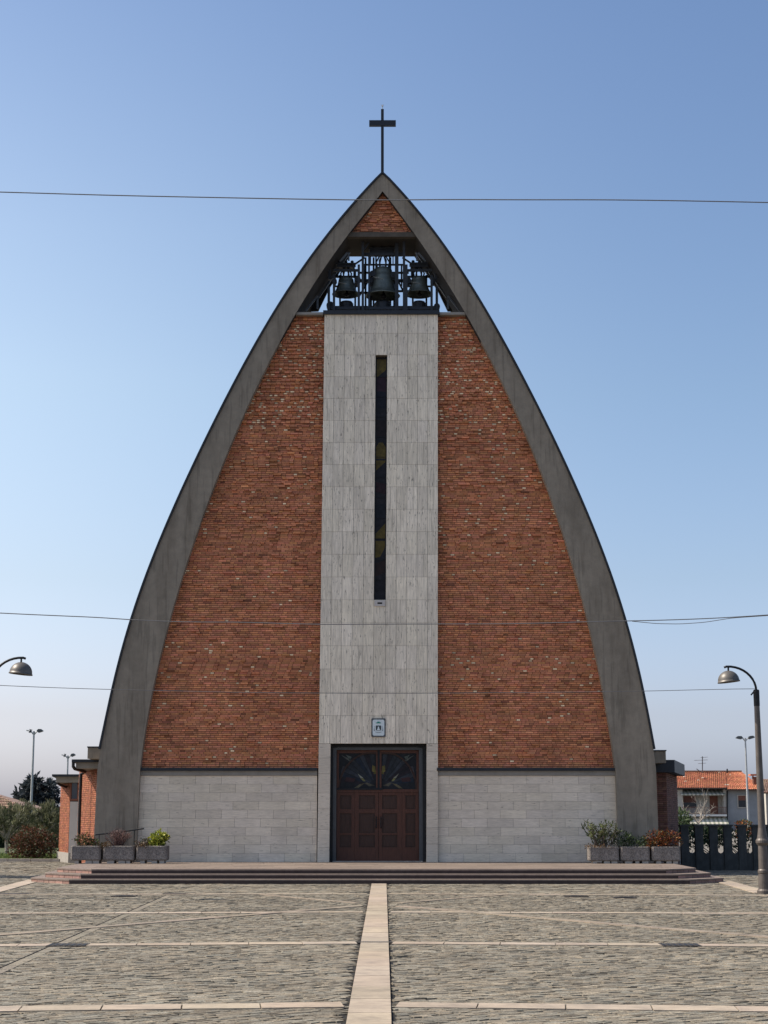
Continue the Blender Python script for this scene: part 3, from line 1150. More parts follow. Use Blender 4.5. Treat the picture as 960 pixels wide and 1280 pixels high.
# left wing, rear block
YR = 60.2
m = MB()
p_a, p_b = (PX(87.5, 1000, YR), YR), (PX(75.5, 1000, 62.6), 62.6)
zt2 = PZ(978.5, YR)
zpl = PZ(1066, YR)
brick_wall_line(m, p_b, p_a, zpl, zt2, 52)
m.prism_xy([(p_b[0] + .02, p_b[1]), (p_a[0] + .02, p_a[1]), (-8.0, YR + .02), (-8.0, 62.6)], zpl, zt2, 1)
wr = m.build('side_wing', [M_BRICK_O, M_MORT], church)
wr['label'] = 'lower rear brick wing with a small window and pale panel'
m = MB()
m.prism_xy([(p_b[0] - .07, p_b[1]), (p_a[0] + .02, p_a[1] - .08), (-8.0, YR - .08), (-8.0, 62.6)], -.02, zpl, 0)
m.build('plinth', M_CONC2, wr)
m = MB()
m.box(PX(88, 1000, YR), PX(100.5, 1000, YR), YR - .04, YR + .1, zpl - .02, PZ(1002, YR), 0)
m.build('panel', M_PINKP, wr)
m = MB()
wz0, wz1 = PZ(1001, YR), PZ(979, YR)
m.box(PX(87.5, 990, YR), PX(89.5, 990, YR), YR - .05, YR + .1, wz0, wz1, 0)
m.box(PX(89.5, 990, YR), PX(101, 990, YR), YR - .05, YR + .1, wz0, wz0 + .07, 0)
m.box(PX(96.8, 990, YR), PX(98.5, 990, YR), YR - .05, YR + .1, wz0 + .07, wz1, 0)
wn = m.build('window', M_SHUT, wr)
m = MB()
m.box(PX(89.5, 990, YR), PX(101, 990, YR), YR + .0, YR + .02, wz0 + .07, wz1, 0)
m.build('pane', mat('sky_blue_glass', (.02, .03, .05), .05, .1, 2, spec=.8), wn)
m = MB()
x0 = PX(70.5, 970, YR - .5)
m.prism_xy([(x0, YR - .5), (-8.0, YR - .5), (-8.0, 63.5), (x0 - .6, 63.5)], zt2 + .002, PZ(970.8, YR - .5), 0)
m.prism_xy([(x0 - .12, YR - .7), (-8.0, YR - .7), (-8.0, 63.7), (x0 - .72, 63.7)], PZ(970.8, YR - .5) + .002, PZ(968, YR - .5), 1)
m.build('eave', [M_CONC2, M_FLASH], wr)
m = MB()
m.tube([(PX(71.5, 975, YR - .4), YR - .4, PZ(972, YR - .4)), (PX(72, 978, YR - .4), YR - .4, PZ(979, YR - .4)), (PX(76.5, 981, YR), YR - .1, PZ(981.5, YR)), (PX(75, 1000, YR), 62.5, PZ(985, YR)), (PX(75, 1000, 62.5), 62.5, 0.1)], .05, 8)
m.build('downpipe', M_BLACK, wr)
# right wing
YQ, YQ2 = 50.4, 55.0
cA = (PX(833.5, 1000, YQ), YQ)
cB = (PX(847, 1000, YQ2), YQ2)
ztr = PZ(966, YQ)
m = MB()
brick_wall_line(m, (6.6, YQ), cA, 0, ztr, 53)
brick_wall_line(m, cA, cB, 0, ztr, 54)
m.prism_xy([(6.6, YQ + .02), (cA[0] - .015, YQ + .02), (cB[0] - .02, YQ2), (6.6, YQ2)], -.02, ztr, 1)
wq = m.build('side_wing', [mat('shaded_brick', (.19, .088, .062), .9, .16, 14, col=True), M_MORT], church)  # shade on this wing is put into a darker brick colour
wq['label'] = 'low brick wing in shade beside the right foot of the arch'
m = MB()
eA, eB = (PX(843.3, 960, YQ - .25), YQ - .25), (PX(855.8, 960, 54.9), 54.9)
m.prism_xy([(6.6, eA[1]), eA, eB, (6.6, eB[1])], PZ(965.3, eA[1]), PZ(949.8, eA[1]), 0)
m.build('eave', M_FLASH, wq)

# coat of arms over the door
Ys = YP - .012
sgn = thing('wall_sign', P(472.5, 921, Ys), 'small white enamel coat of arms sign with green hat above the door', 'sign')
def rrect(x0, x1, z0, z1, r):
    out = []
    for cx, cz, a0 in ((x1 - r, z0 + r, -90), (x1 - r, z1 - r, 0), (x0 + r, z1 - r, 90), (x0 + r, z0 + r, 180)):
        for k in range(5):
            a = math.radians(a0 + k * 22.5)
            out.append((cx + r * math.cos(a), cz + r * math.sin(a)))
    return out
sx0, sx1 = PX(464.2, 910, Ys), PX(482, 910, Ys)
sz0, sz1 = PZ(921.2, Ys), PZ(898, Ys)
m = MB()
m.prism_xz(rrect(sx0, sx1, sz0, sz1, .03), Ys - .02, Ys + .008)
m.build('frame', M_STEEL, sgn)
m = MB()
m.prism_xz(rrect(sx0 + .037, sx1 - .037, sz0 + .037, sz1 - .037, .05), Ys - .026, Ys - .0205)
m.build('plate', M_SIGNP, sgn)
sxc = (sx0 + sx1) / 2
hz = PZ(903.2, Ys)
m = MB()
m.prism_xz([(sxc + .085 * math.cos(a), hz - .012 + (.014 if k < 9 else .012) * math.sin(a) * 1.2) for k, a in enumerate(np.linspace(0, 2 * math.pi, 17)[:-1])], Ys - .031, Ys - .0265, 0)
m.prism_xz([(sxc - .04, hz), (sxc + .04, hz), (sxc + .03, hz + .025), (sxc - .03, hz + .025)], Ys - .0335, Ys - .0315, 0)
m.build('hat', M_SIGNG, sgn)
m = MB()
z0, z1 = PZ(913.4, Ys), PZ(907, Ys)
m.prism_xz([(sxc - .075, z0 + .02), (sxc - .045, z0 - .004), (sxc + .045, z0 - .004), (sxc + .075, z0 + .02), (sxc + .075, z1), (sxc - .075, z1)], Ys - .031, Ys - .0265, 0)
sh = m.build('shield', M_SIGND, sgn)
m = MB()
m.prism_xz([(sxc - .055, z0 + .006), (sxc + .055, z0 + .006), (sxc + .022, z0 + .075), (sxc + .02, z0 + .12), (sxc - .02, z0 + .12), (sxc - .022, z0 + .075)], Ys - .0345, Ys - .0315, 0)
m.build('figure', M_SIGNP, sh)
for sg in (-1, 1):
    m = MB()
    for r_ in range(4):
        zz = z1 - .03 - r_ * .038
        for c_ in range(1 if r_ < 2 else 2):
            xx = sxc + sg * (.108 + .022 * c_)
            m.prism_xz([(xx - .007, zz - .012), (xx + .007, zz - .012), (xx + .004, zz + .012), (xx - .004, zz + .012)], Ys - .030, Ys - .0265, 0)
    m.build('tassel', M_SIGND, sgn)
m = MB()
zz = PZ(915.6, Ys)
m.prism_xz([(sxc - .09, zz + .008), (sxc, zz - .014), (sxc + .09, zz + .008), (sxc + .09, zz + .02), (sxc, zz - .002), (sxc - .09, zz + .02)], Ys - .029, Ys - .0265, 0)
m.build('scroll', M_STEEL, sgn)

# ------------------------------------------------------------------ bells
def bell(cx_px, top_py, lip_py, rpx, Y, label, yoke):
    c = P(cx_px, lip_py, Y)
    top = PZ(top_py, Y)
    H = top - c[2]
    Rr = rpx * Y * 1.22 / F
    t = thing('church_bell', c, label, 'bell', 'bells in the open belfry')
    prof = [(.02, 1.0), (.30, .995), (.46, .955), (.53, .90), (.55, .80), (.565, .70), (.578, .69), (.60, .60), (.64, .46), (.69, .33), (.77, .19), (.86, .085), (.875, .08), (.97, .02), (1.0, 0), (.97, -.02), (.90, .0), (.66, .25), (.52, .6), (.45, .85), (.0, .9)]
    m = MB()
    m.lathe(c, [(r * Rr, z * H) for r, z in prof], 32)
    m.build('bell_body', M_BRONZE, t, smooth=True)
    m = MB()
    m.tube([(c[0], c[1], c[2] + H * .8), (c[0] + .02, c[1], c[2] + .05)], .03, 8)
    m.lathe((c[0] + .02, c[1], c[2] - .02 * H), [(.0, -.10 * H), (.10 * Rr * 1.6, -.06 * H), (.12 * Rr * 1.6, 0), (.06 * Rr, .12 * H), (0, .14 * H)], 12)
    m.build('clapper', M_BLACK, t)
    m = MB()
    yx0, yx1, yz0, yz1 = yoke
    z0, z1 = PZ(yz0, Y), PZ(yz1, Y)
    xl, xr = PX(yx0, yz0, Y), PX(yx1, yz0, Y)
    m.box(xl, xr, Y - .12, Y + .12, z0, z1)
    m.box(xl - .03, xr + .03, Y - .15, Y + .15, z1 - .03, z1 + .02)
    for k in range(3):
        x = xl + (xr - xl) * (.15 + .35 * k)
        m.lathe((x, Y, z1 + .02), [(.0, .13), (.05, .10), (.05, .06), (.02, .03), (.03, 0)], 8)
    m.build('headstock', M_BFRAME, t)
    m = MB()
    for k in range(6):
        a = k / 6 * 2 * math.pi
        px_, py_ = .22 * Rr * math.cos(a) * 1.4, .22 * Rr * math.sin(a) * 1.4
        m.tube([(c[0] + px_, c[1] + py_, top - .02), (c[0] + px_ * 1.25, c[1] + py_ * 1.25, top + (z0 - top) * .45), (c[0] + px_ * .5, c[1] + py_ * .5, z0 + .01)], .026, 6)
    m.build('crown_loops', M_BFRAME, t)
    for sg in (-1, 1):
        m = MB()
        m.bar(((xl + .03) if sg < 0 else (xr - .03), Y, z0), ((xl + .03) if sg < 0 else (xr - .03), Y, z0 - .32), .035, .05)
        m.build('hanger_strap', M_BFRAME, t)
    m = MB()
    m.tube([(c[0] - .56 * Rr, Y - .05 - .55 * Rr, c[2] + H * .55), (c[0], Y - .66 * Rr, c[2] + H * .48), (c[0] + .56 * Rr, Y - .3 * Rr, c[2] + H * .4)], .008, 5, 0)
    m.build('cable', M_GALV, t)
    return t


bell(478.5, 334.5, 370, 18.6, 49.85, 'largest dark bronze bell in the middle of the belfry', (462, 492.5, 319.5, 312))
bell(432.5, 347.5, 368, 15.0, 49.8, 'smaller bronze bell hanging left of the big middle bell', (421.3, 443.5, 335.3, 331))
bell(523.7, 346.5, 368, 15.0, 49.8, 'smaller bronze bell hanging right of the big middle bell', (513, 535.5, 335, 330.5))
bf = thing('bell_frame', P(478, 388, 49.9), 'dark steel frame of posts and beams carrying the bells', 'bell frame')


def fr(name, pts_px, w_, Ya, Yb=None, n=2, mt=M_BFRAME):
    m = MB()
    a = P(pts_px[0], pts_px[1], Ya)
    b = P(pts_px[2], pts_px[3], Yb or Ya)
    m.bar(a, b, w_, w_)
    return m.build(name, mt, bf)


for Yk, xs_ in ((49.35, ((417.5, 344), (448.5, 331), (453.5, 294), (505, 294), (508, 331), (539.5, 344))), (50.3, ((425, 344), (444, 338), (457, 322), (467, 322), (488, 322), (497, 320), (516, 338), (533, 344)))):
    for x, y0 in xs_:
        fr('post', (x, 388, x, y0), .075 if Yk < 50 else .06, Yk)
fr('post', (495.8, 388, 495.8, 303), .11, 49.5)
fr('post', (461.3, 388, 461.3, 318), .06, 49.5)
fr('post', (470, 345, 470, 320), .05, 49.95)
fr('post', (487, 345, 487, 320), .05, 49.95)
fr('beam', (448, 341, 511, 341), .06, 50.3)
fr('beam', (415, 346, 450, 346), .06, 50.3)
fr('beam', (507, 346, 543, 346), .06, 50.3)
fr('beam', (414, 385.5, 544, 385.5), .09, 49.5)
fr('beam', (414, 384, 544, 384), .07, 50.4)
fr('beam', (446, 366, 463, 366), .06, 50.3)
fr('beam', (495, 364, 512, 364), .06, 50.3)
fr('beam', (418, 358, 448, 358), .05, 50.35)
fr('beam', (509, 358, 539, 358), .05, 50.35)
fr('beam', (452, 331, 506, 331), .05, 50.4)
fr('brace', (466, 296, 454, 313), .05, 49.4)
fr('brace', (448, 372, 461, 350), .05, 50.35)
fr('brace', (508, 372, 497, 350), .05, 50.35)
fr('brace', (444, 330, 456, 322), .05, 50.35)
fr('brace', (515, 330, 503, 322), .05, 50.35)
fr('post', (463.5, 388, 463.5, 345), .08, 50.15)
fr('post', (493, 388, 493, 345), .08, 50.15)
fr('post', (411, 388, 411, 358), .08, 49.5)
fr('post', (546, 388, 546, 358), .08, 49.5)
fr('beam', (452, 318, 506, 318), .09, 49.6)
fr('beam', (417, 338, 448, 338), .07, 49.5)
fr('beam', (509, 338, 540, 338), .07, 49.5)
fr('beam', (448, 351, 466, 351), .09, 49.9)
fr('beam', (491, 351, 510, 351), .09, 49.9)
for sg in (-1, 1):
    def mx(x):
        return x if sg < 0 else 957 - x
    fr('rail', (mx(398), 372, mx(437), 315), .07, 50.1, mt=M_STEEL)
    fr('rail', (mx(382), 389, mx(397), 370), .05, 49.5, mt=M_STEEL)
    fr('rail', (mx(425), 327, mx(434), 316), .05, 49.3, mt=M_STEEL)
    fr('bracket', (mx(436), 316, mx(436), 326), .05, 49.3, mt=M_STEEL)
    fr('bracket', (mx(412), 338, mx(412), 350), .08, 49.6)
    fr('bracket', (mx(397), 371, mx(397), 386), .06, 49.6, mt=M_STEEL)
for x, y, w_ in ((413, 383, .20), (546, 384, .16), (447, 350, .16), (510, 352, .17), (466, 343, .16), (491.5, 345, .14), (463, 352, .13), (541, 352, .13), (418, 352, .13)):
    m = MB()
    c = P(x, y, 49.75)
    m.tube([(c[0], c[1] - w_ * .7, c[2]), (c[0], c[1] + w_ * .7, c[2])], w_ * .62, 12)
    m.box(c[0] - w_ * .35, c[0] + w_ * .35, c[1] - w_ * .4, c[1] + w_ * .4, c[2] - w_, c[2])
    m.build('motor', M_BFRAME, bf)
for x, r_ in ((433, .22), (478.5, .27), (524, .22)):
    m = MB()
    c = P(x, 387, 49.9)
    m.lathe((c[0], c[1], c[2] - .05), [(0, 0), (r_, 0), (r_, .24), (r_ * .8, .3), (0, .3)], 16)
    m.build('drum', M_BFRAME, bf)
for x, y, r_ in ((455, 345, .33), (502, 345, .33)):
    m = MB()
    c = P(x, y, 50.0)
    ring = [(c[0], c[1] + r_ * math.cos(a), c[2] + r_ * math.sin(a)) for a in np.linspace(0, 2 * math.pi, 21)]
    m.tube(ring, .025, 6, cap=False)
    for k in range(4):
        a = k * math.pi / 4
        m.tube([(c[0], c[1] + r_ * math.cos(a), c[2] + r_ * math.sin(a)), (c[0], c[1] - r_ * math.cos(a), c[2] - r_ * math.sin(a))], .014, 5)
    m.build('wheel', M_BFRAME, bf)

# ------------------------------------------------------------------ planters
def stone_planter(x0, x1, y0, y1, z0, z1, label, seed):
    t = thing('stone_planter', ((x0 + x1) / 2, (y0 + y1) / 2, PLAT), label, 'planter', 'stone planters on the platform')
    rnd = random.Random(seed)
    m = MB()
    w_ = .06
    # outer shell with a chamfered, slightly uneven body
    def ring(z, ins):
        ch = .045
        a, b, c, d = x0 + ins, x1 - ins, y0 + ins, y1 - ins
        return [(a + ch, c, z), (b - ch, c, z), (b, c + ch, z), (b, d - ch, z), (b - ch, d, z), (a + ch, d, z), (a, d - ch, z), (a, c + ch, z)]
    rings = [ring(z0, .025), ring(z0 + .03, .0), ring(z1 - .02, 0), ring(z1, .012), ring(z1, w_), ring(z1 - .07, w_)]
    vs = [v for r_ in rings for v in r_]
    fs = [tuple(reversed(range(8)))]
    for i in range(len(rings) - 1):
        for k in range(8):
            fs.append((i * 8 + k, i * 8 + (k + 1) % 8, (i + 1) * 8 + (k + 1) % 8, (i + 1) * 8 + k))
    m.add(vs, fs)
    m.build('trough', M_PLANT, t)
    m = MB()
    m.add(ring(z1 - .06, w_), [tuple(range(8))])
    m.build('soil', M_SOIL, t)
    for fx in (x0 + .12, (x0 + x1) / 2, x1 - .22):
        m = MB()
        m.box(fx, fx + rnd.uniform(.1, .2), y0 + .04, y1 - .04, PLAT - .005, z0 - .002)
        m.build('foot', M_KERB, t)
    return t


YPL = 47.3
zb, zt = PZ(1075.6, YPL), PZ(1057.3, YPL)
PLN = {}
for key, a, b, lab in (('l1', 88, 125.5, 'weathered stone trough nearest the left end of the steps'), ('l2', 128.5, 167.5, 'middle stone trough of the left three under bare twigs'), ('l3', 170, 208.8, 'stone trough by the pale wall under the bright yellow green shrub')):
    PLN[key] = (PX(a, 1066, YPL), PX(b, 1066, YPL))
    stone_planter(*PLN[key], YPL, YPL + .55, zb, zt, lab, len(PLN))
zb2, zt2_ = PZ(1076.4, YPL), PZ(1058.3, YPL)
for key, a, b, lab in (('r1', 736, 774, 'stained stone trough under the tall leafy shrub right of the door'), ('r2', 776, 812.5, 'stone trough under the low dark green shrub between two others'), ('r3', 815, 851, 'stone trough under the orange bush at the right end')):
    PLN[key] = (PX(a, 1066, YPL), PX(b, 1066, YPL))
    stone_planter(*PLN[key], YPL, YPL + .55, zb2, zt2_, lab, 10 + len(PLN))


def shrub(name, label, cat, base, blobs, nl, lsize, cols, seed, stems=7, wid=.45, stem_mat=None, up=.3, group=None, shell=.55):
    """blobs: (dx, dy, z, rx, ry, rz) relative to base; leaves on and in the blobs, with stems reaching them"""
    rnd = random.Random(seed)
    t = thing(name, base, label, cat, group)
    m = MB()
    for b in blobs:
        for k in range(max(2, stems // len(blobs))):
            e = (base[0] + b[0] + rnd.uniform(-.7, .7) * b[3], base[1] + b[1] + rnd.uniform(-.7, .7) * b[4], base[2] + b[2] + rnd.uniform(-.3, .8) * b[5])
            s = (base[0] + b[0] * .5 + rnd.uniform(-.1, .1) * b[3], base[1] + rnd.uniform(-.05, .05), base[2])
            mid = tuple((s[i] + e[i]) / 2 + rnd.uniform(-.06, .06) * b[3] for i in range(3))
            r0 = max(.008, .018 * max(b[3], b[5]))
            m.tube([s, mid, e], [r0, r0 * .7, r0 * .3], 5)
    m.build('stems', stem_mat or M_BARK, t)
    m = MB()
    tot = sum(b[3] * b[5] for b in blobs)
    for b in blobs:
        n = int(nl * b[3] * b[5] / tot)
        for i in range(n):
            v = np.array((rnd.gauss(0, 1), rnd.gauss(0, 1), rnd.gauss(0, 1)))
            v /= np.linalg.norm(v)
            lump = 1 + .22 * math.sin(v[0] * 5 + seed) * math.sin(v[2] * 6 + seed * 2) + .15 * math.sin(v[1] * 9 + seed)
            r_ = (shell + (1 - shell) * rnd.random() ** .5 * 1.0) * lump if rnd.random() < .75 else rnd.random()
            p = (base[0] + b[0] + v[0] * b[3] * r_, base[1] + b[1] + v[1] * b[4] * r_, base[2] + b[2] + v[2] * b[5] * r_)
            if p[2] < base[2] + .01:
                continue
            d = v * .7 + np.array((rnd.gauss(0, .5), rnd.gauss(0, .5), rnd.gauss(0, .5) + up))
            c = cols[int(rnd.random() ** 1.0 * len(cols))]
            k = rnd.uniform(.65, 1.35)
            s = lsize * rnd.uniform(.6, 1.3)
            m.leaf(p, d, s, s * wid, (c[0] * k, c[1] * k, c[2] * k), 0, rnd)
    m.build('foliage', M_LEAF, t)
    return t


GREEN = [(.045, .075, .022), (.035, .06, .02), (.06, .09, .03)]
DGREEN = [(.022, .04, .016), (.03, .05, .02), (.018, .032, .014)]
RED = [(.16, .045, .03), (.10, .03, .022), (.07, .05, .02), (.05, .06, .02)]
ORNG = [(.38, .11, .03), (.28, .075, .025), (.22, .12, .035), (.12, .055, .02)]
YGRN = [(.36, .38, .05), (.28, .32, .045), (.42, .40, .08), (.14, .18, .03)]
PURP = [(.12, .06, .055), (.10, .05, .045), (.15, .09, .08), (.08, .05, .04)]
yc = YPL + .27


def pl_base(key, u=.5):
    a, b = PLN[key]
    return (a + (b - a) * u, yc, (zt if key[0] == 'l' else zt2_) - .055)


shrub('red_green_shrub', 'small red and green shrub in the leftmost stone trough', 'shrub', pl_base('l1', .45), [(-.05, 0, .2, .26, .2, .18), (.18, -.03, .12, .22, .2, .13), (.36, -.15, .03, .12, .1, .1)], 1100, .06, RED + GREEN, 101)
# bare twigs
rnd = random.Random(66)
b0 = pl_base('l2', .45)
t = thing('bare_shrub', b0, 'bare purplish brown twiggy shrub in the middle left trough', 'shrub')
m = MB()
ml = MB()
for i in range(90):
    a = rnd.uniform(0, 6.28)
    sp = rnd.random() ** .6
    tip = (b0[0] + .40 * sp * math.cos(a), b0[1] + .26 * sp * math.sin(a), b0[2] + .5 * math.sqrt(max(0, 1 - .5 * sp * sp)) * rnd.uniform(.7, 1.05))
    s = (b0[0] + rnd.uniform(-.15, .15), b0[1] + rnd.uniform(-.06, .06), b0[2] - .01)
    md = tuple(s[k] + (tip[k] - s[k]) * .5 + rnd.uniform(-.04, .04) for k in range(3))
    m.tube([s, md, tip], [.008, .006, .003], 4, cap=False)
    for k in range(3):
        f_ = rnd.uniform(.4, .95)
        q = np.array(md) + (np.array(tip) - np.array(md)) * f_
        e = q + np.array((rnd.gauss(0, .07), rnd.gauss(0, .07), abs(rnd.gauss(.06, .04))))
        m.tube([tuple(q), tuple(e)], [.004, .002], 3, cap=False)
        if rnd.random() < .7:
            c = rnd.choice(PURP)
            ml.leaf(tuple(e), (rnd.gauss(0, 1), rnd.gauss(0, 1), 1), .045, .02, c, 0, rnd)
m.build('twigs', mat('twig_bark', (.13, .075, .065), .9, .2, 20), t)
ml.build('foliage', M_LEAF, t)
shrub('yellow_shrub', 'bright yellow green rounded shrub in the left trough by the pale wall', 'shrub', pl_base('l3', .66), [(0, 0, .24, .22, .2, .2), (.17, 0, .28, .12, .1, .1), (-.05, 0, .1, .2, .18, .12)], 1300, .08, YGRN, 102, wid=.6)
shrub('dark_red_shrub', 'small dark reddish shrub left of the yellow green shrub in its trough', 'shrub', pl_base('l3', .25), [(0, 0, .12, .17, .17, .14)], 420, .05, RED + DGREEN, 103)
shrub('trailing_plant', 'brown plant trailing over the edge of the middle left trough', 'plant', (pl_base('l2', .1)[0], YPL + .06, zt - .05), [(0, -.09, .0, .16, .06, .16), (0, -.02, .07, .16, .06, .08)], 260, .05, [(.09, .05, .02), (.12, .07, .03), (.06, .04, .02)], 104, stems=4)
shrub('trailing_plant', 'brown plant trailing over the trough below the dark red shrub', 'plant', (pl_base('l3', .14)[0], YPL + .06, zt - .05), [(0, -.09, -.02, .18, .06, .2), (.05, -.02, .07, .2, .06, .08)], 300, .05, [(.09, .05, .02), (.12, .07, .03), (.06, .04, .02)], 105, stems=4)

# tall oleander-like shrub on the right
rnd = random.Random(67)
b0 = pl_base('r1', .45)
t = thing('tall_shrub', b0, 'tall open shrub with narrow green leaves in trough beside the pale wall', 'shrub')
m = MB()
ml = MB()
for i in range(34):
    u = rnd.uniform(-1, 1)
    h = rnd.uniform(.35, .85) * (1 - .12 * abs(u))
    tip = (b0[0] + .05 + u * .62 + rnd.gauss(0, .05), b0[1] + rnd.uniform(-.25, .25), b0[2] + h)
    s = (b0[0] + rnd.uniform(-.25, .3), b0[1] + rnd.uniform(-.08, .08), b0[2] - .02)
    md = (s[0] + (tip[0] - s[0]) * .45, s[1] + (tip[1] - s[1]) * .5, s[2] + h * .55)
    m.tube([s, md, tip], [.013, .010, .005], 5, cap=False)
    for k in range(17):
        f_ = rnd.uniform(.0, 1)
        q = np.array(md) + (np.array(tip) - np.array(md)) * f_ if rnd.random() < .85 else np.array(s) + (np.array(md) - np.array(s)) * rnd.uniform(.3, 1)
        c = rnd.choice([(.09, .12, .04), (.14, .16, .06), (.06, .08, .03), (.18, .19, .08), (.07, .085, .04)])
        kk = rnd.uniform(.7, 1.3)
        ml.leaf(tuple(q), (rnd.gauss(0, .8), rnd.gauss(0, .8), rnd.uniform(.2, 1.4)), rnd.uniform(.08, .16), .034, tuple(x * kk for x in c), 0, rnd)
m.build('stems', M_BARK, t)
ml.build('foliage', M_LEAF, t)
shrub('dark_green_shrub', 'low dark green shrub spreading along the middle right trough', 'shrub', pl_base('r2', .4), [(-.22, 0, .2, .33, .25, .26), (.25, 0, .13, .36, .24, .17)], 1500, .06, DGREEN + GREEN, 106)
shrub('orange_shrub', 'orange red leaved bush in the last stone trough on the right', 'shrub', pl_base('r3', .42), [(-.15, 0, .26, .34, .26, .24), (.2, 0, .25, .34, .26, .26), (-.3, -.05, .12, .2, .2, .14)], 1700, .07, ORNG + RED, 107)
shrub('trailing_plant', 'orange brown plant trailing over the lit corner of the right trough', 'plant', (PLN['r1'][0] + .05, YPL + .1, zt2_ - .05), [(-.04, -.04, .0, .12, .12, .16), (.3, -.14, -.03, .34, .05, .12)], 420, .05, [(.16, .08, .025), (.12, .06, .02), (.08, .05, .02)], 108, stems=4)

# handrail behind the left planters
hr = thing('handrail', (PX(150, 1060, 48.2), 48.2, PLAT), 'thin dark handrail behind the left stone troughs', 'handrail')
m = MB()
m.tube([P(119, 1043.5, 48.2), P(150, 1040, 48.2), P(180, 1035.7, 48.2)], .02, 8)
m.build('rail', M_BLACK, hr)
for x, y in ((124, 1043), (168, 1037.5)):
    m = MB()
    p = P(x, y, 48.2)
    m.tube([(p[0], p[1], PLAT), p], .012, 8)
    m.build('post', M_BLACK, hr)

# ------------------------------------------------------------------ lamps
def plaza_lamp(X, Y, sgn_, label, lean):
    t = thing('street_lamp', (X, Y, 0), label, 'street lamp', 'curved arm lamps on the plaza')
    ztop = PZ(862, 36.46)
    m = MB()
    m.lathe((X, Y, 0), [(.16, 0), (.16, .06), (.125, .10), (.115, .42), (.125, .44), (.125, .49), (.105, .52), (.098, 1.02), (.12, 1.04), (.145, 1.08), (.145, 1.13), (.115, 1.17), (.10, 1.25), (.082, 1.4)], 20)
    m.build('base', M_POST, t, smooth=False)
    m = MB()
    m.lathe((X, Y, 0), [(.080, 1.39), (.074, 2.6), (.060, ztop - .35), (.060, ztop - .02), (.0, ztop)], 16)
    m.build('pole', M_POST, t, smooth=True)
    m = MB()
    m.lathe((X, Y, 0), [(.066, ztop - .36), (.068, ztop - .02), (.05, ztop + .0), (0, ztop + .005)], 16)
    m.bar((X - sgn_ * -.05, Y, ztop - .04), (X + sgn_ * .12, Y, ztop - .12), .03, .03)
    m.build('collar', M_BLACK, t)
    m = MB()
    pts = []
    for k in range(11):
        a = math.pi * (k / 10) * .52
        pts.append((X + sgn_ * (.60 - .60 * math.cos(a)), Y, ztop - .02 + .53 * math.sin(a)))
    pts.append((X + sgn_ * .69, Y, ztop + .49))
    m.tube(pts, .026, 10)
    hx = X + sgn_ * .60
    hz_ = PZ(838, 36.46)
    m.tube([(hx, Y, hz_ - .02), (hx, Y, ztop + .51)], .02, 8)
    m.build('arm', M_BLACK, t, smooth=True)
    m = MB()
    Rd = .235
    prof = [(Rd * math.sin(a), Rd * .98 * math.cos(a) - .0) for a in np.linspace(0.02, math.pi / 2, 12)]
    prof += [(Rd + .012, -.005), (Rd + .012, -.03), (Rd - .015, -.03), (Rd - .03, .0)]
    prof += [((Rd - .02) * math.sin(a), (Rd - .02) * math.cos(a)) for a in np.linspace(math.pi / 2, .02, 6)]
    m.lathe((0, 0, 0), prof, 28)
    tilt = math.radians(-6 * sgn_ * -1)
    ct, st_ = math.cos(tilt), math.sin(tilt)
    m.v = [(hx + x * ct + z * st_, Y + y_, hz_ - Rd + (-x * st_ + z * ct)) for x, y_, z in m.v]
    hd = m.build('lamp_shade', M_LAMPH, t, smooth=True)
    return t


lr = plaza_lamp(8.23, 36.46, -1, 'street lamp with grey dome hood on curved arm at the right of the plaza', 0)
plaza_lamp(PX(26.2, 835, 34.4) - .60, 34.4, 1, 'street lamp with dark dome hood reaching in from the left edge', 0)


def tall_lamp(x_px, top_py, Y, heads, label):
    p = P(x_px, top_py, Y)
    t = thing('tall_street_lamp', (p[0], Y, 0), label, 'street lamp', 'tall steel street lamps')
    m = MB()
    m.tube([(p[0], Y, 0), (p[0], Y, p[2])], [.10, .06], 10)
    m.build('pole', M_GALV, t)
    for dx_, dz_, ln in heads:
        m = MB()
        z = p[2]
        m.tube([(p[0], Y, z - .25), (p[0] + dx_ * .2, Y, z), (p[0] + dx_ * .5, Y, z + .06)], .045, 6)
        m.build('arm', M_GALV, t)
        m = MB()
        a, b = .2, ln
        pts = [(p[0] + dx_ * a, z + .02), (p[0] + dx_ * (a + .12), z - .10), (p[0] + dx_ * (b - .1), z + dz_ - .06), (p[0] + dx_ * b, z + dz_), (p[0] + dx_ * (b - .15), z + dz_ + .12), (p[0] + dx_ * (a + .1), z + .14)]
        if dx_ < 0:
            pts = pts[::-1]
        m.prism_xz(pts, Y - .18, Y + .18)
        m.build('lamp_head', M_STEEL, t)
    return t


tall_lamp(42.5, 914, 110, ((-1, -.02, .28), (1, .02, .62)), 'tall thin street lamp in front of the dark cedar on the left')
tall_lamp(85, 944.5, 130, ((-1, 0, .3), (1, .05, .6)), 'short looking street lamp showing above the low wing roof')
tall_lamp(931.5, 922.5, 125, ((-1, .02, .72), (1, .05, .72)), 'twin headed white street lamp in front of the grey house')

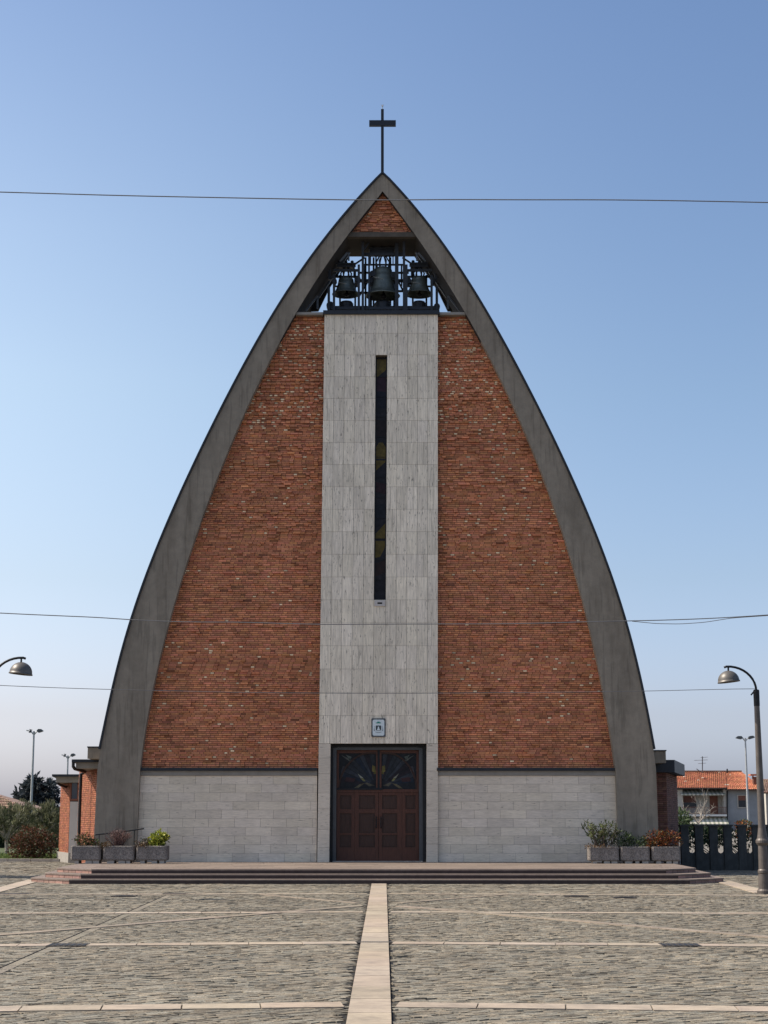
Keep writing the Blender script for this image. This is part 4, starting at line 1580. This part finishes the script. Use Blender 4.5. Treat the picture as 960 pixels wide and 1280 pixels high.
# ------------------------------------------------------------------ overhead wires
def wire(pts_px, Y, r, label, ext=True, Y2=None):
    m = MB()
    Y2 = Y if Y2 is None else Y2
    xa_, xb_ = pts_px[0][0], pts_px[-1][0]
    pts = [P(x, y, Y + (Y2 - Y) * (x - xa_) / (xb_ - xa_)) for x, y in pts_px]
    # smooth resample
    xs_ = np.array([p[0] for p in pts])
    zs_ = np.array([p[2] for p in pts])
    xq = np.linspace(xs_[0], xs_[-1], 90)
    zq = np.interp(xq, xs_, zs_)
    k = np.ones(9) / 9
    zp = np.concatenate([np.full(4, zq[0]), zq, np.full(4, zq[-1])])
    zq2 = np.convolve(zp, k, 'valid')
    zq2[:4], zq2[-4:] = zq[:4], zq[-4:]
    yq = np.linspace(Y, Y2, 90)
    m.tube([(a, c, b) for a, b, c in zip(xq, zq2, yq)], r, 6)
    return tag(m.build('overhead_wire', M_WIRE), label, 'wire', 'wires strung across the plaza')


wire([(-150, 236), (0, 240), (150, 244.5), (350, 248.5), (480, 250.5), (560, 249), (640, 250), (700, 249.5), (800, 250), (960, 253), (1110, 257)], 42, .015, 'thick dark wire crossing the sky near the top of the church')
wire([(-150, 758), (0, 766.5), (80, 770), (166, 773.5), (210, 779.5), (260, 777), (310, 777), (370, 781), (470, 780), (560, 780), (650, 780), (735, 777), (790, 776), (850, 775), (900, 772.5), (960, 769), (1110, 757)], 42, .013, 'twisted dark wire crossing the brick front halfway up')
wire([(790, 776.5), (820, 779.5), (850, 780), (880, 778), (915, 772.5), (960, 769.5)], 42.03, .009, 'second strand sagging below the twisted wire on the right')
wire([(-5, 856.5), (60, 859.5), (140, 862), (320, 866), (480, 867), (640, 866), (808, 864), (900, 861.5), (946, 861)], 34.4, .007, 'thin faint wire strung between the two plaza lamps', Y2=36.46)

# ------------------------------------------------------------------ fence on the right
fence = thing('garden_fence', (11.5, 52, 0), 'dark precast concrete fence with capped pillars and rounded slots', 'fence')
YFn = 52.0
ztopf = PZ(1033, YFn)
pitch = 17.6 * YFn / F
x = PX(851, 1050, YFn)
i = 0
mp = MB()
xe = x + 13 * pitch
zlow = PZ(1067, YFn)
while x < xe:
    pw = .245
    m = MB()
    m.box(x, x + pw, YFn - .06, YFn + .14, -.02, ztopf, 0)
    m.box(x - .035, x + pw + .035, YFn - .10, YFn + .18, ztopf + .002, ztopf + .055, 0)
    m.build('pillar', M_FENCE, fence)
    # panel below the rounded slot
    a, b = x + pw, x + pitch
    r_ = (b - a) / 2
    pts = [(a, -.02), (b, -.02), (b, zlow + r_)]
    for k in range(9):
        an = k / 8 * math.pi
        pts.append((b - r_ * .08 - (r_ * .92) + r_ * .92 * math.cos(an), zlow + r_ - r_ * .92 * math.sin(an)))
    pts.append((a, zlow + r_))
    mp.prism_xz(pts, YFn - .01, YFn + .09, 0)
    # thin upright in the slot
    x += pitch
    i += 1
mp.build('slotted_panel', M_FENCE, fence)

# ------------------------------------------------------------------ right house
YH = 200.0
house = thing('house', (PX(900, 1000, YH), YH, -1.0), 'two storey house with orange tiled roof and striped awnings', 'house')


def hb(m, x0, x1, y0, y1, Y0, Y1, mi=0, col=(1, 1, 1)):
    m.box(PX(x0, y0, Y0), PX(x1, y0, Y0), Y0, Y1, PZ(y1, Y0), PZ(y0, Y0), mi, col)


m = MB()
hb(m, 909, 952, 987, 1042, YH, YH + 9)
m.build('wall', M_GREY, house)
m = MB()
hb(m, 820, 909, 985, 1042, YH + 1.6, YH + 9)
hb(m, 904, 909, 987, 1042, YH, YH + 1.6)
hb(m, 820, 853, 987, 1042, YH, YH + 1.6)
m.build('wall', M_CREAM, house)
# roof, tiled in rows
m = MB()
def rp(px, py, Y):
    return P(px, py, Y)
rl = PZ(965, YH + 6)
e1 = PZ(985, YH - .6)
e2 = PZ(987, YH - .9)
rt = random.Random(9)
def roof_plane(m, a0, a1, b0, b1, nx, ny, mi=0):
    """tiles between eave line a0-a1 and ridge line b0-b1"""
    a0, a1, b0, b1 = [np.array(v, float) for v in (a0, a1, b0, b1)]
    for j in range(ny):
        for i in range(nx):
            q = []
            for u, v in ((i, j), (i + 1, j), (i + 1, j + 1.1), (i, j + 1.1)):
                u, v = u / nx, v / ny
                lo = a0 + (a1 - a0) * u
                hi = b0 + (b1 - b0) * u
                q.append(lo + (hi - lo) * v)
            k = rt.uniform(.78, 1.2)
            if rt.random() < .012:
                c = (k * 1.5, k * 3.2, k * 4.5)
            else:
                c = (k, k * rt.uniform(.9, 1.12), k)
            up = np.array((0, 0, .05))
            mid0, mid1 = (q[0] + q[1]) / 2 + up * 1.6, (q[2] + q[3]) / 2 + up * .4
            m.add([tuple(q[0] + up), tuple(mid0 + up), tuple(q[1] + up), tuple(q[2]), tuple(mid1), tuple(q[3])], [(0, 1, 4, 5), (1, 2, 3, 4)], mi, c)
xl_, xm_, xr_ = PX(816, 985, YH), PX(907.5, 985, YH), PX(953.5, 987, YH)
xrd = PX(927, 965, YH + 6)
f1 = (xm_ - xl_)
roof_plane(m, (xl_, YH - .6, e1), (xm_, YH - .6, e1), (PX(822, 965, YH + 6), YH + 6, rl), (PX(908, 965, YH + 6), YH + 6, rl), 34, 14)
roof_plane(m, (xm_, YH - .9, e2), (xr_, YH - .9, e2), (PX(908, 965, YH + 6), YH + 6, rl), (xrd, YH + 6, rl), 18, 14)
m.add([(xl_, YH - .6, e1 - .12), (xm_, YH - .6, e1 - .12), (xm_, YH - .6, e1 + .06), (xl_, YH - .6, e1 + .06)], [(0, 1, 2, 3)], 1)
m.add([(xm_, YH - .9, e2 - .12), (xr_, YH - .9, e2 - .12), (xr_, YH - .9, e2 + .06), (xm_, YH - .9, e2 + .06)], [(0, 1, 2, 3)], 1)
m.add([(xl_, YH - .6, e1 - .12), (xm_, YH - .6, e1 - .12), (xm_, YH + 2, e1 - .12), (xl_, YH + 2, e1 - .12)], [(0, 3, 2, 1)], 1)
m.add([(xm_, YH - .9, e2 - .12), (xr_, YH - .9, e2 - .12), (xr_, YH + 2, e2 - .12), (xm_, YH + 2, e2 - .12)], [(0, 3, 2, 1)], 1)
# right hip and rear slopes
m.add([(xr_, YH - .9, e2 + .02), (xr_, YH + 12, e2), (xrd, YH + 6, rl)], [(0, 1, 2)], 0)
m.add([(xl_, YH + 12, e1), (xr_, YH + 12, e2), (xrd, YH + 6.05, rl), (PX(822, 965, YH + 6), YH + 6.05, rl)], [(1, 0, 3, 2)], 0)
m.tube([(PX(822, 965, YH + 6), YH + 6, rl + .06), (xrd, YH + 6, rl + .06)], .13, 8, 1)
rf = m.build('roof', [M_TILE, mat('roof_timber', (.09, .055, .04), .9, .1, 3)], house)
m = MB()
hb(m, 941.5, 947.5, 971, 985, YH + .8, YH + 1.5, 0)
hb(m, 938, 949.5, 967.5, 969.5, YH + .6, YH + 1.8, 1)
hb(m, 940.5, 942, 969, 972, YH + .7, YH + .85, 0)
hb(m, 947, 948.5, 969, 972, YH + .7, YH + .85, 0)
m.build('chimney', [mat('chimney_brick', (.16, .07, .045), .9, .15, 3), M_TILE], rf)
m = MB()
Ya = YH + 5.6
m.tube([P(878, 966, Ya), P(878, 945.5, Ya)], .06, 6)
for y_, a, b in ((950.5, 868, 884), (954.5, 873, 882), (947, 876, 884)):
    m.tube([P(a, y_, Ya), P(b, y_ - .6, Ya)], .025, 5)
    for k in range(6):
        q = P(a + (b - a) * k / 5, y_ - .6 * k / 5, Ya)
        m.tube([(q[0], q[1] - .3, q[2]), (q[0], q[1] + .3, q[2])], .018, 4)
m.tube([P(870.5, 961, Ya), P(876, 965, Ya)], .05, 5)
m.build('antenna', M_STEEL, rf)
m = MB()
m.tube([P(909, 966, Ya), P(909, 961, Ya)], .09, 8)
m.build('vent_pipe', M_BLACK, rf)
m = MB()
hb(m, 878, 883.5, 973, 974.2, YH + 3.0, YH + 3.6)
m.build('skylight', M_BLACK, rf)


def win(x0, x1, y0, y1, Y, sh, parent):
    m = MB()
    hb(m, x0 - .9, x0, y0 - .8, y1 + .8, Y - .08, Y + .05)
    hb(m, x1, x1 + .9, y0 - .8, y1 + .8, Y - .08, Y + .05)
    hb(m, x0, x1, y0 - .8, y0, Y - .08, Y + .05)
    hb(m, x0, x1, y1, y1 + .9, Y - .14, Y + .05)
    o = m.build('window', M_CREAM, parent)
    m = MB()
    hb(m, x0, x1, y0, y1, Y - .02, Y - .005)
    m.build('pane', M_GLASS, o)
    if sh:
        m = MB()
        n = 7
        for k in range(n):
            a = y0 + (y1 - y0) * sh * k / n
            b = y0 + (y1 - y0) * sh * (k + .85) / n
            hb(m, x0 + .1, x1 - .1, a, b, Y - .06, Y - .03)
        m.build('shutter', M_SHUT, o)
    return o


win(922.5, 932, 994.5, 1009, YH, .42, house)
win(854, 870, 995, 1010, YH + 1.6, .55, house)
m = MB()
hb(m, 887, 897, 995, 1018, YH + 1.52, YH + 1.62)
m.build('door', M_SHUT, house)
m = MB()
hb(m, 846, 908.5, 1018, 1020.3, YH - .7, YH + 1.6)
m.build('balcony_slab', M_WHITE, house)
m = MB()
hb(m, 847, 908, 1008.6, 1009.3, YH - .62, YH - .55)
hb(m, 847, 908, 1016.6, 1017.2, YH - .62, YH - .55)
for k in range(46):
    xx = 847 + k * 61 / 45
    hb(m, xx - .16, xx + .16, 1009.3, 1018, YH - .60, YH - .57)
m.build('balcony_railing', mat('rusty_railing', (.16, .09, .07), .8, .2, 4), house)


def awning(x0, x1, y0, y1, ya, out, nm):
    m = MB()
    n = 22
    za, zb_, zc = PZ(y0, YH + .5), PZ(y1 - 1.2, YH - out), PZ(y1, YH - out)
    a0, a1 = PX(x0, y0, YH), PX(x1, y0, YH)
    for k in range(n):
        u0, u1 = a0 + (a1 - a0) * k / n, a0 + (a1 - a0) * (k + 1) / n
        mi = k % 2
        m.add([(u0, YH + ya, za), (u1, YH + ya, za), (u1, YH - out, zb_), (u0, YH - out, zb_)], [(0, 3, 2, 1)], mi)
        um = (u0 + u1) / 2
        m.add([(u0, YH - out, zb_), (u1, YH - out, zb_), (u1, YH - out, zc + .05), (um, YH - out, zc - .05), (u0, YH - out, zc + .05)], [(0, 4, 3, 2, 1)], mi)
    m.build(nm, [mat('awning_cream', (.48, .45, .38), .9, .06, 2), mat('awning_green', (.25, .26, .20), .9, .06, 2)], house)


awning(850, 905.5, 986, 994, 1.5, .5, 'awning')
awning(849, 908, 1022, 1031, -.1, 1.3, 'awning')
m = MB()
m.tube([P(909, 988, YH - .15), P(909, 1042, YH - .15)], .09, 6)
m.build('downpipe', M_BLACK, house)

# sliver of the next house
YN = 215.0
h2 = thing('house', (PX(985, 1000, YN), YN, -1.0), 'neighbouring house with brown tiled gable behind the right lamp post', 'house')
m = MB()
hb(m, 957, 1045, 992, 1042, YN, YN + 9)
m.build('wall', M_CREAM, h2)
m = MB()
roof_plane(m, (PX(953, 989, YN), YN - .7, PZ(991, YN)), (PX(1048, 989, YN), YN - .7, PZ(991, YN)), (PX(962, 973, YN), YN + 5, PZ(974, YN + 5)), (PX(1040, 973, YN), YN + 5, PZ(974, YN + 5)), 34, 12)
m.add([(PX(953, 989, YN), YN + 10, PZ(991, YN)), (PX(1048, 989, YN), YN + 10, PZ(991, YN)), (PX(1040, 973, YN), YN + 5.02, PZ(974, YN + 5)), (PX(962, 973, YN), YN + 5.02, PZ(974, YN + 5))], [(1, 0, 3, 2)], 0)
m.build('roof', M_TILEB, h2)
win(975, 985, 1000, 1014, YN, .4, h2)

# left house roof behind the olive trees
YO = 140.0
h3 = thing('house', (PX(0, 1010, YO), YO, 0), 'low house with weathered brown tiled roof behind the olive trees', 'house')
m = MB()
hb(m, -110, 36, 1013, 1044, YO, YO + 8)
m.build('wall', M_CREAM, h3)
m = MB()
a0, a1 = (PX(-115, 1013, YO), YO - .6, PZ(1013, YO)), (PX(40, 1013, YO), YO - .6, PZ(1013, YO))
b0_, b1_ = (PX(-100, 987, YO + 5), YO + 5, PZ(989, YO + 5)), (PX(-14, 987, YO + 5), YO + 5, PZ(989, YO + 5))
roof_plane(m, a0, a1, b0_, b1_, 60, 12)
m.add([a1, (a1[0], YO + 10, a1[2]), b1_], [(0, 1, 2)], 0)
m.add([(a0[0], YO + 10, a0[2]), (a1[0], YO + 10, a1[2]), (b1_[0], b1_[1] + .02, b1_[2]), (b0_[0], b0_[1] + .02, b0_[2])], [(1, 0, 3, 2)], 0)
m.build('roof', M_TILEB, h3)

# ------------------------------------------------------------------ trees
def tree(name, label, base, trunk_h, tr, blobs, nl, lsize, cols, seed, wid=.4, up=.0, bark=None, limbs=14, group=None, cat='tree', feather=False):
    rnd = random.Random(seed)
    t = thing(name, base, label, cat, group)
    m = MB()
    b = np.array(base, float)
    top = b + np.array((rnd.uniform(-.1, .1), 0, trunk_h))
    m.tube([tuple(b - (0, 0, .05)), tuple(b + (top - b) * .5 + (rnd.uniform(-.06, .06), 0, 0)), tuple(top)], [tr, tr * .8, tr * .6], 9)
    for i in range(limbs):
        bl = blobs[i % len(blobs)]
        e = b + np.array((bl[0] + rnd.uniform(-.6, .6) * bl[3], bl[1] + rnd.uniform(-.6, .6) * bl[4], bl[2] + rnd.uniform(-.5, .6) * bl[5]))
        s = b + (top - b) * rnd.uniform(.6, 1.0)
        md = (s + e) / 2 + np.array((rnd.uniform(-.1, .1), rnd.uniform(-.1, .1), .12)) * bl[5]
        m.tube([tuple(s), tuple(md), tuple(e)], [tr * .4, tr * .25, tr * .08], 6)
    m.build('trunk', bark or M_BARK, t)
    m = MB()
    tot = sum(q[3] * q[5] for q in blobs)
    for bl in blobs:
        ncl = max(6, int(nl * bl[3] * bl[5] / tot / 26))
        for c_ in range(ncl):
            v = np.array((rnd.gauss(0, 1), rnd.gauss(0, 1), rnd.gauss(0, 1)))
            v /= np.linalg.norm(v)
            r_ = rnd.random() ** .4 * rnd.uniform(.8, 1.15)
            cc = b + np.array((bl[0] + v[0] * bl[3] * r_, bl[1] + v[1] * bl[4] * r_, bl[2] + v[2] * bl[5] * r_))
            cr_ = rnd.uniform(.10, .22) * (bl[3] + bl[5]) / 2
            k0 = rnd.uniform(.7, 1.3)
            cb = rnd.choice(cols)
            dirv = v * .6 + np.array((0, 0, up))
            for j in range(26):
                d = np.array((rnd.gauss(0, 1), rnd.gauss(0, 1), rnd.gauss(0, .7)))
                p = cc + d * cr_ * .6
                if feather:
                    dd = dirv + np.array((rnd.gauss(0, .25), rnd.gauss(0, .25), rnd.gauss(0, .2) + .6))
                else:
                    dd = d + dirv
                k = k0 * rnd.uniform(.75, 1.25)
                s = lsize * rnd.uniform(.6, 1.3)
                m.leaf(tuple(p), dd, s, s * wid, (cb[0] * k, cb[1] * k, cb[2] * k), 0, rnd)
    m.build('crown', M_LEAF, t)
    return t


OLIVE = [(.14, .145, .085), (.10, .11, .06), (.18, .18, .11), (.07, .08, .045)]
CEDAR = [(.035, .045, .05), (.028, .036, .042), (.045, .055, .06)]
b = G(10, 1067)
YT = 72.0
def tb(px):
    return (PX(px, 1040, YT), YT, 0.0)
sc_ = YT / F
def bl(px0, px, py, rx, rz, Y=YT):
    return (PX(px, 1020, Y) - PX(px0, 1020, Y), 0, PZ(py, Y), rx * Y / F, rx * Y / F, rz * Y / F)
tree('olive_tree', 'olive tree with pale trunk at the left edge behind the red bush', tb(10.5), .9, .10, [bl(10, 10, 1028, 26, 22), bl(10, -8, 1028, 20, 20), bl(10, 26, 1020, 20, 18)], 5200, .16, OLIVE, 201, .22, .3, M_BARKP, feather=True, group='olive trees behind the lawn')
tree('olive_tree', 'olive tree between the red bush and the brick wing', (PX(58, 1040, 76), 76, 0), .8, .10, [bl(58, 55, 1027, 22, 23, 76), bl(58, 70, 1026, 14, 23, 76), bl(58, 44, 1020, 16, 18, 76), bl(58, 64, 1052, 20, 16, 76)], 5200, .16, OLIVE, 202, .22, .3, M_BARKP, feather=True, group='olive trees behind the lawn')
tree('olive_tree', 'olive tree half cut by the left edge of the picture', (PX(-45, 1040, 74), 74, 0), .9, .10, [bl(-45, -45, 1030, 26, 22, 74), bl(-45, -28, 1026, 18, 18, 74)], 3000, .16, OLIVE, 203, .22, .3, M_BARKP, feather=True, group='olive trees behind the lawn')
YC = 230
def cb(px, py, rx, rz):
    return (PX(px, 1000, YC) - PX(45, 1000, YC), 0, PZ(py, YC), rx * YC / F, rx * YC / F, rz * YC / F)
tree('cedar_tree', 'dark blue green cedar rising behind the tall lamp', (PX(45, 1000, YC), YC, 0), 6.0, .35,
     [cb(44, 980, 12, 9), cb(34, 987, 14, 7), cb(57, 985, 13, 8), cb(29, 998, 11, 8), cb(62, 999, 13, 9), cb(46, 997, 18, 10), cb(45, 1012, 26, 9)], 3600, .8, CEDAR, 204, .35, .1, limbs=26)
YB_ = 63.0
shrub('red_bush', 'large rounded red and green bush on the lawn at left', 'bush', (PX(40, 1075, YB_), YB_, 0),
      [(0, 0, .62, .82, .7, .60), (-.15, -.1, .8, .55, .5, .48), (.35, 0, .5, .55, .5, .5), (-.45, 0, .35, .45, .5, .36)], 5200, .095, [(.10, .038, .024), (.085, .05, .024), (.05, .052, .02), (.045, .05, .02), (.13, .05, .03)], 109, stems=14, shell=.7)
# bare tree in front of the house
rnd = random.Random(77)
YBT = 110.0
bt = thing('bare_tree', (PX(873, 1030, YBT), YBT, 0), 'leafless tree spreading before the balcony of the orange roofed house', 'tree')
m = MB()
def limb(m, p, d, ln, r_, dep):
    q = p + d * ln
    mid = p + d * ln * .5 + np.array((rnd.gauss(0, .05), rnd.gauss(0, .05), 0)) * ln
    m.tube([tuple(p), tuple(mid), tuple(q)], [r_, r_ * .85, r_ * .6], 6 if dep < 2 else 4, cap=False)
    if dep >= 4:
        return
    for k in range(3 if dep > 0 else 5):
        nd = d + np.array((rnd.gauss(0, .65), rnd.gauss(0, .5), rnd.gauss(.05, .25)))
        nd /= np.linalg.norm(nd)
        limb(m, q if k else mid, nd, ln * rnd.uniform(.6, .85), r_ * .55, dep + 1)
p0 = np.array((PX(873, 1030, YBT), YBT, 0.0))
limb(m, p0, np.array((0, 0, 1.0)), 1.15, .075, 0)
m.build('branches', M_BARKP, bt)
shrub('palm_like_shrub', 'green spiky shrub between the right wing and the bare tree', 'shrub', (PX(852, 1030, 95), 95, 0), [(0, 0, 1.35, .45, .4, .5), (.1, 0, .9, .5, .5, .4)], 700, .4, GREEN, 110, wid=.14, up=.2)
shrub('garden_bush', 'dark green bush showing above the fence left of the bare tree', 'shrub', (PX(888, 1030, 100), 100, 0), [(0, 0, .5, 1.2, .5, .5)], 900, .2, DGREEN, 111)
shrub('garden_bush', 'orange flowering bush just above the fence by the grey wall', 'shrub', (PX(930, 1030, 105), 105, 0), [(0, 0, .8, .55, .5, .55)], 700, .16, ORNG + GREEN, 112)

shrub('garden_hedge', 'long dark hedge behind the olive trees at left', 'hedge', (-20.0, 86, 0), [(-9, 0, .7, 3.5, .8, .9), (-4, 0, .8, 3.2, .8, .9), (0, 0, .7, 3, .8, .9), (4, 0, .8, 3, .8, .9), (7.2, 0, .7, 2.2, .8, .9)], 12000, .36, DGREEN, 113, stems=20)
shrub('garden_hedge', 'dark hedge seen through the slots of the concrete fence', 'hedge', (13.0, 58, 0), [(-2.6, 0, .85, 1.2, .5, .36), (-.6, 0, .9, 1.3, .5, .34), (1.5, 0, .8, 1.3, .5, .36), (3.6, 0, .85, 1.3, .5, .34)], 3600, .12, DGREEN, 114, stems=20)
# off-frame tree at the left whose shade falls on the plaza
tree('plane_tree', 'broad leafy tree standing left of the plaza', (-17.2, 46.5, 0), 3.6, .2, [(0, 0, 6.2, 1.7, 1.5, 1.5), (.7, .4, 7.3, 1.3, 1.2, 1.0)], 3000, .22, GREEN, 205, .6)

# lawn, kerb
m = MB()
m.prism_xy([(-80, 62.0), (PX(88, 1070, 62.0), 62.0), (-9.8, 66), (-9.8, 130), (-80, 130)], -.02, .05)
tag(m.build('lawn', mat('lawn_soil', (.06, .075, .03), 1, .3, 3)), 'green lawn beyond the kerb at left', 'lawn', kind='structure')
m = MB()
rnd = random.Random(12)
for i in range(14000):
    x_, y_ = rnd.uniform(-19, -10.2), 62.1 + rnd.random() ** 1.5 * 9
    k = rnd.uniform(.7, 1.4)
    c = rnd.choice([(.10, .15, .03), (.08, .12, .025), (.14, .17, .04)])
    h = rnd.uniform(.04, .12)
    a = rnd.uniform(0, 3.14)
    dx_, dy_ = .02 * math.cos(a), .02 * math.sin(a)
    m.add([(x_ - dx_, y_ - dy_, .045), (x_ + dx_, y_ + dy_, .045), (x_ + rnd.gauss(0, .03), y_ + rnd.gauss(0, .03), .05 + h)], [(0, 1, 2)], 0, tuple(v * k for v in c))
tag(m.build('grass', M_GRASS), 'bright green grass of the lawn under the red bush', 'grass', kind='stuff')
m = MB()
x_ = -40.0
while x_ < PX(86, 1075, 61.9) - .1:
    ln = R.uniform(.8, 1.1)
    k = R.uniform(.85, 1.1)
    m.box(x_, min(x_ + ln - .02, PX(86, 1075, 61.9)), 61.8, 62.0, -.03, .10 + R.uniform(-.004, .004), 0, (k, k, k))
    x_ += ln
tag(m.build('kerb', M_KERB), 'pale stone kerb along the front of the lawn', 'kerb', kind='structure')
# far woods on the horizon
m = MB()
rnd = random.Random(14)
for i in range(9000):
    x_ = rnd.uniform(-330, 330)
    z_ = rnd.random() ** .7 * (2.6 + 1.0 * math.sin(x_ * .11) + .6 * math.sin(x_ * .37))
    k = rnd.uniform(.7, 1.3)
    m.leaf((x_, 420 + rnd.uniform(-4, 4), z_), (rnd.gauss(0, 1), rnd.gauss(0, .6), rnd.gauss(0, 1)), 2.2, 1.5, (.05 * k, .06 * k, .045 * k), 0, rnd)
tag(m.build('distant_woods', M_LEAF), 'low line of woods far off on the horizon', 'woods', kind='stuff')
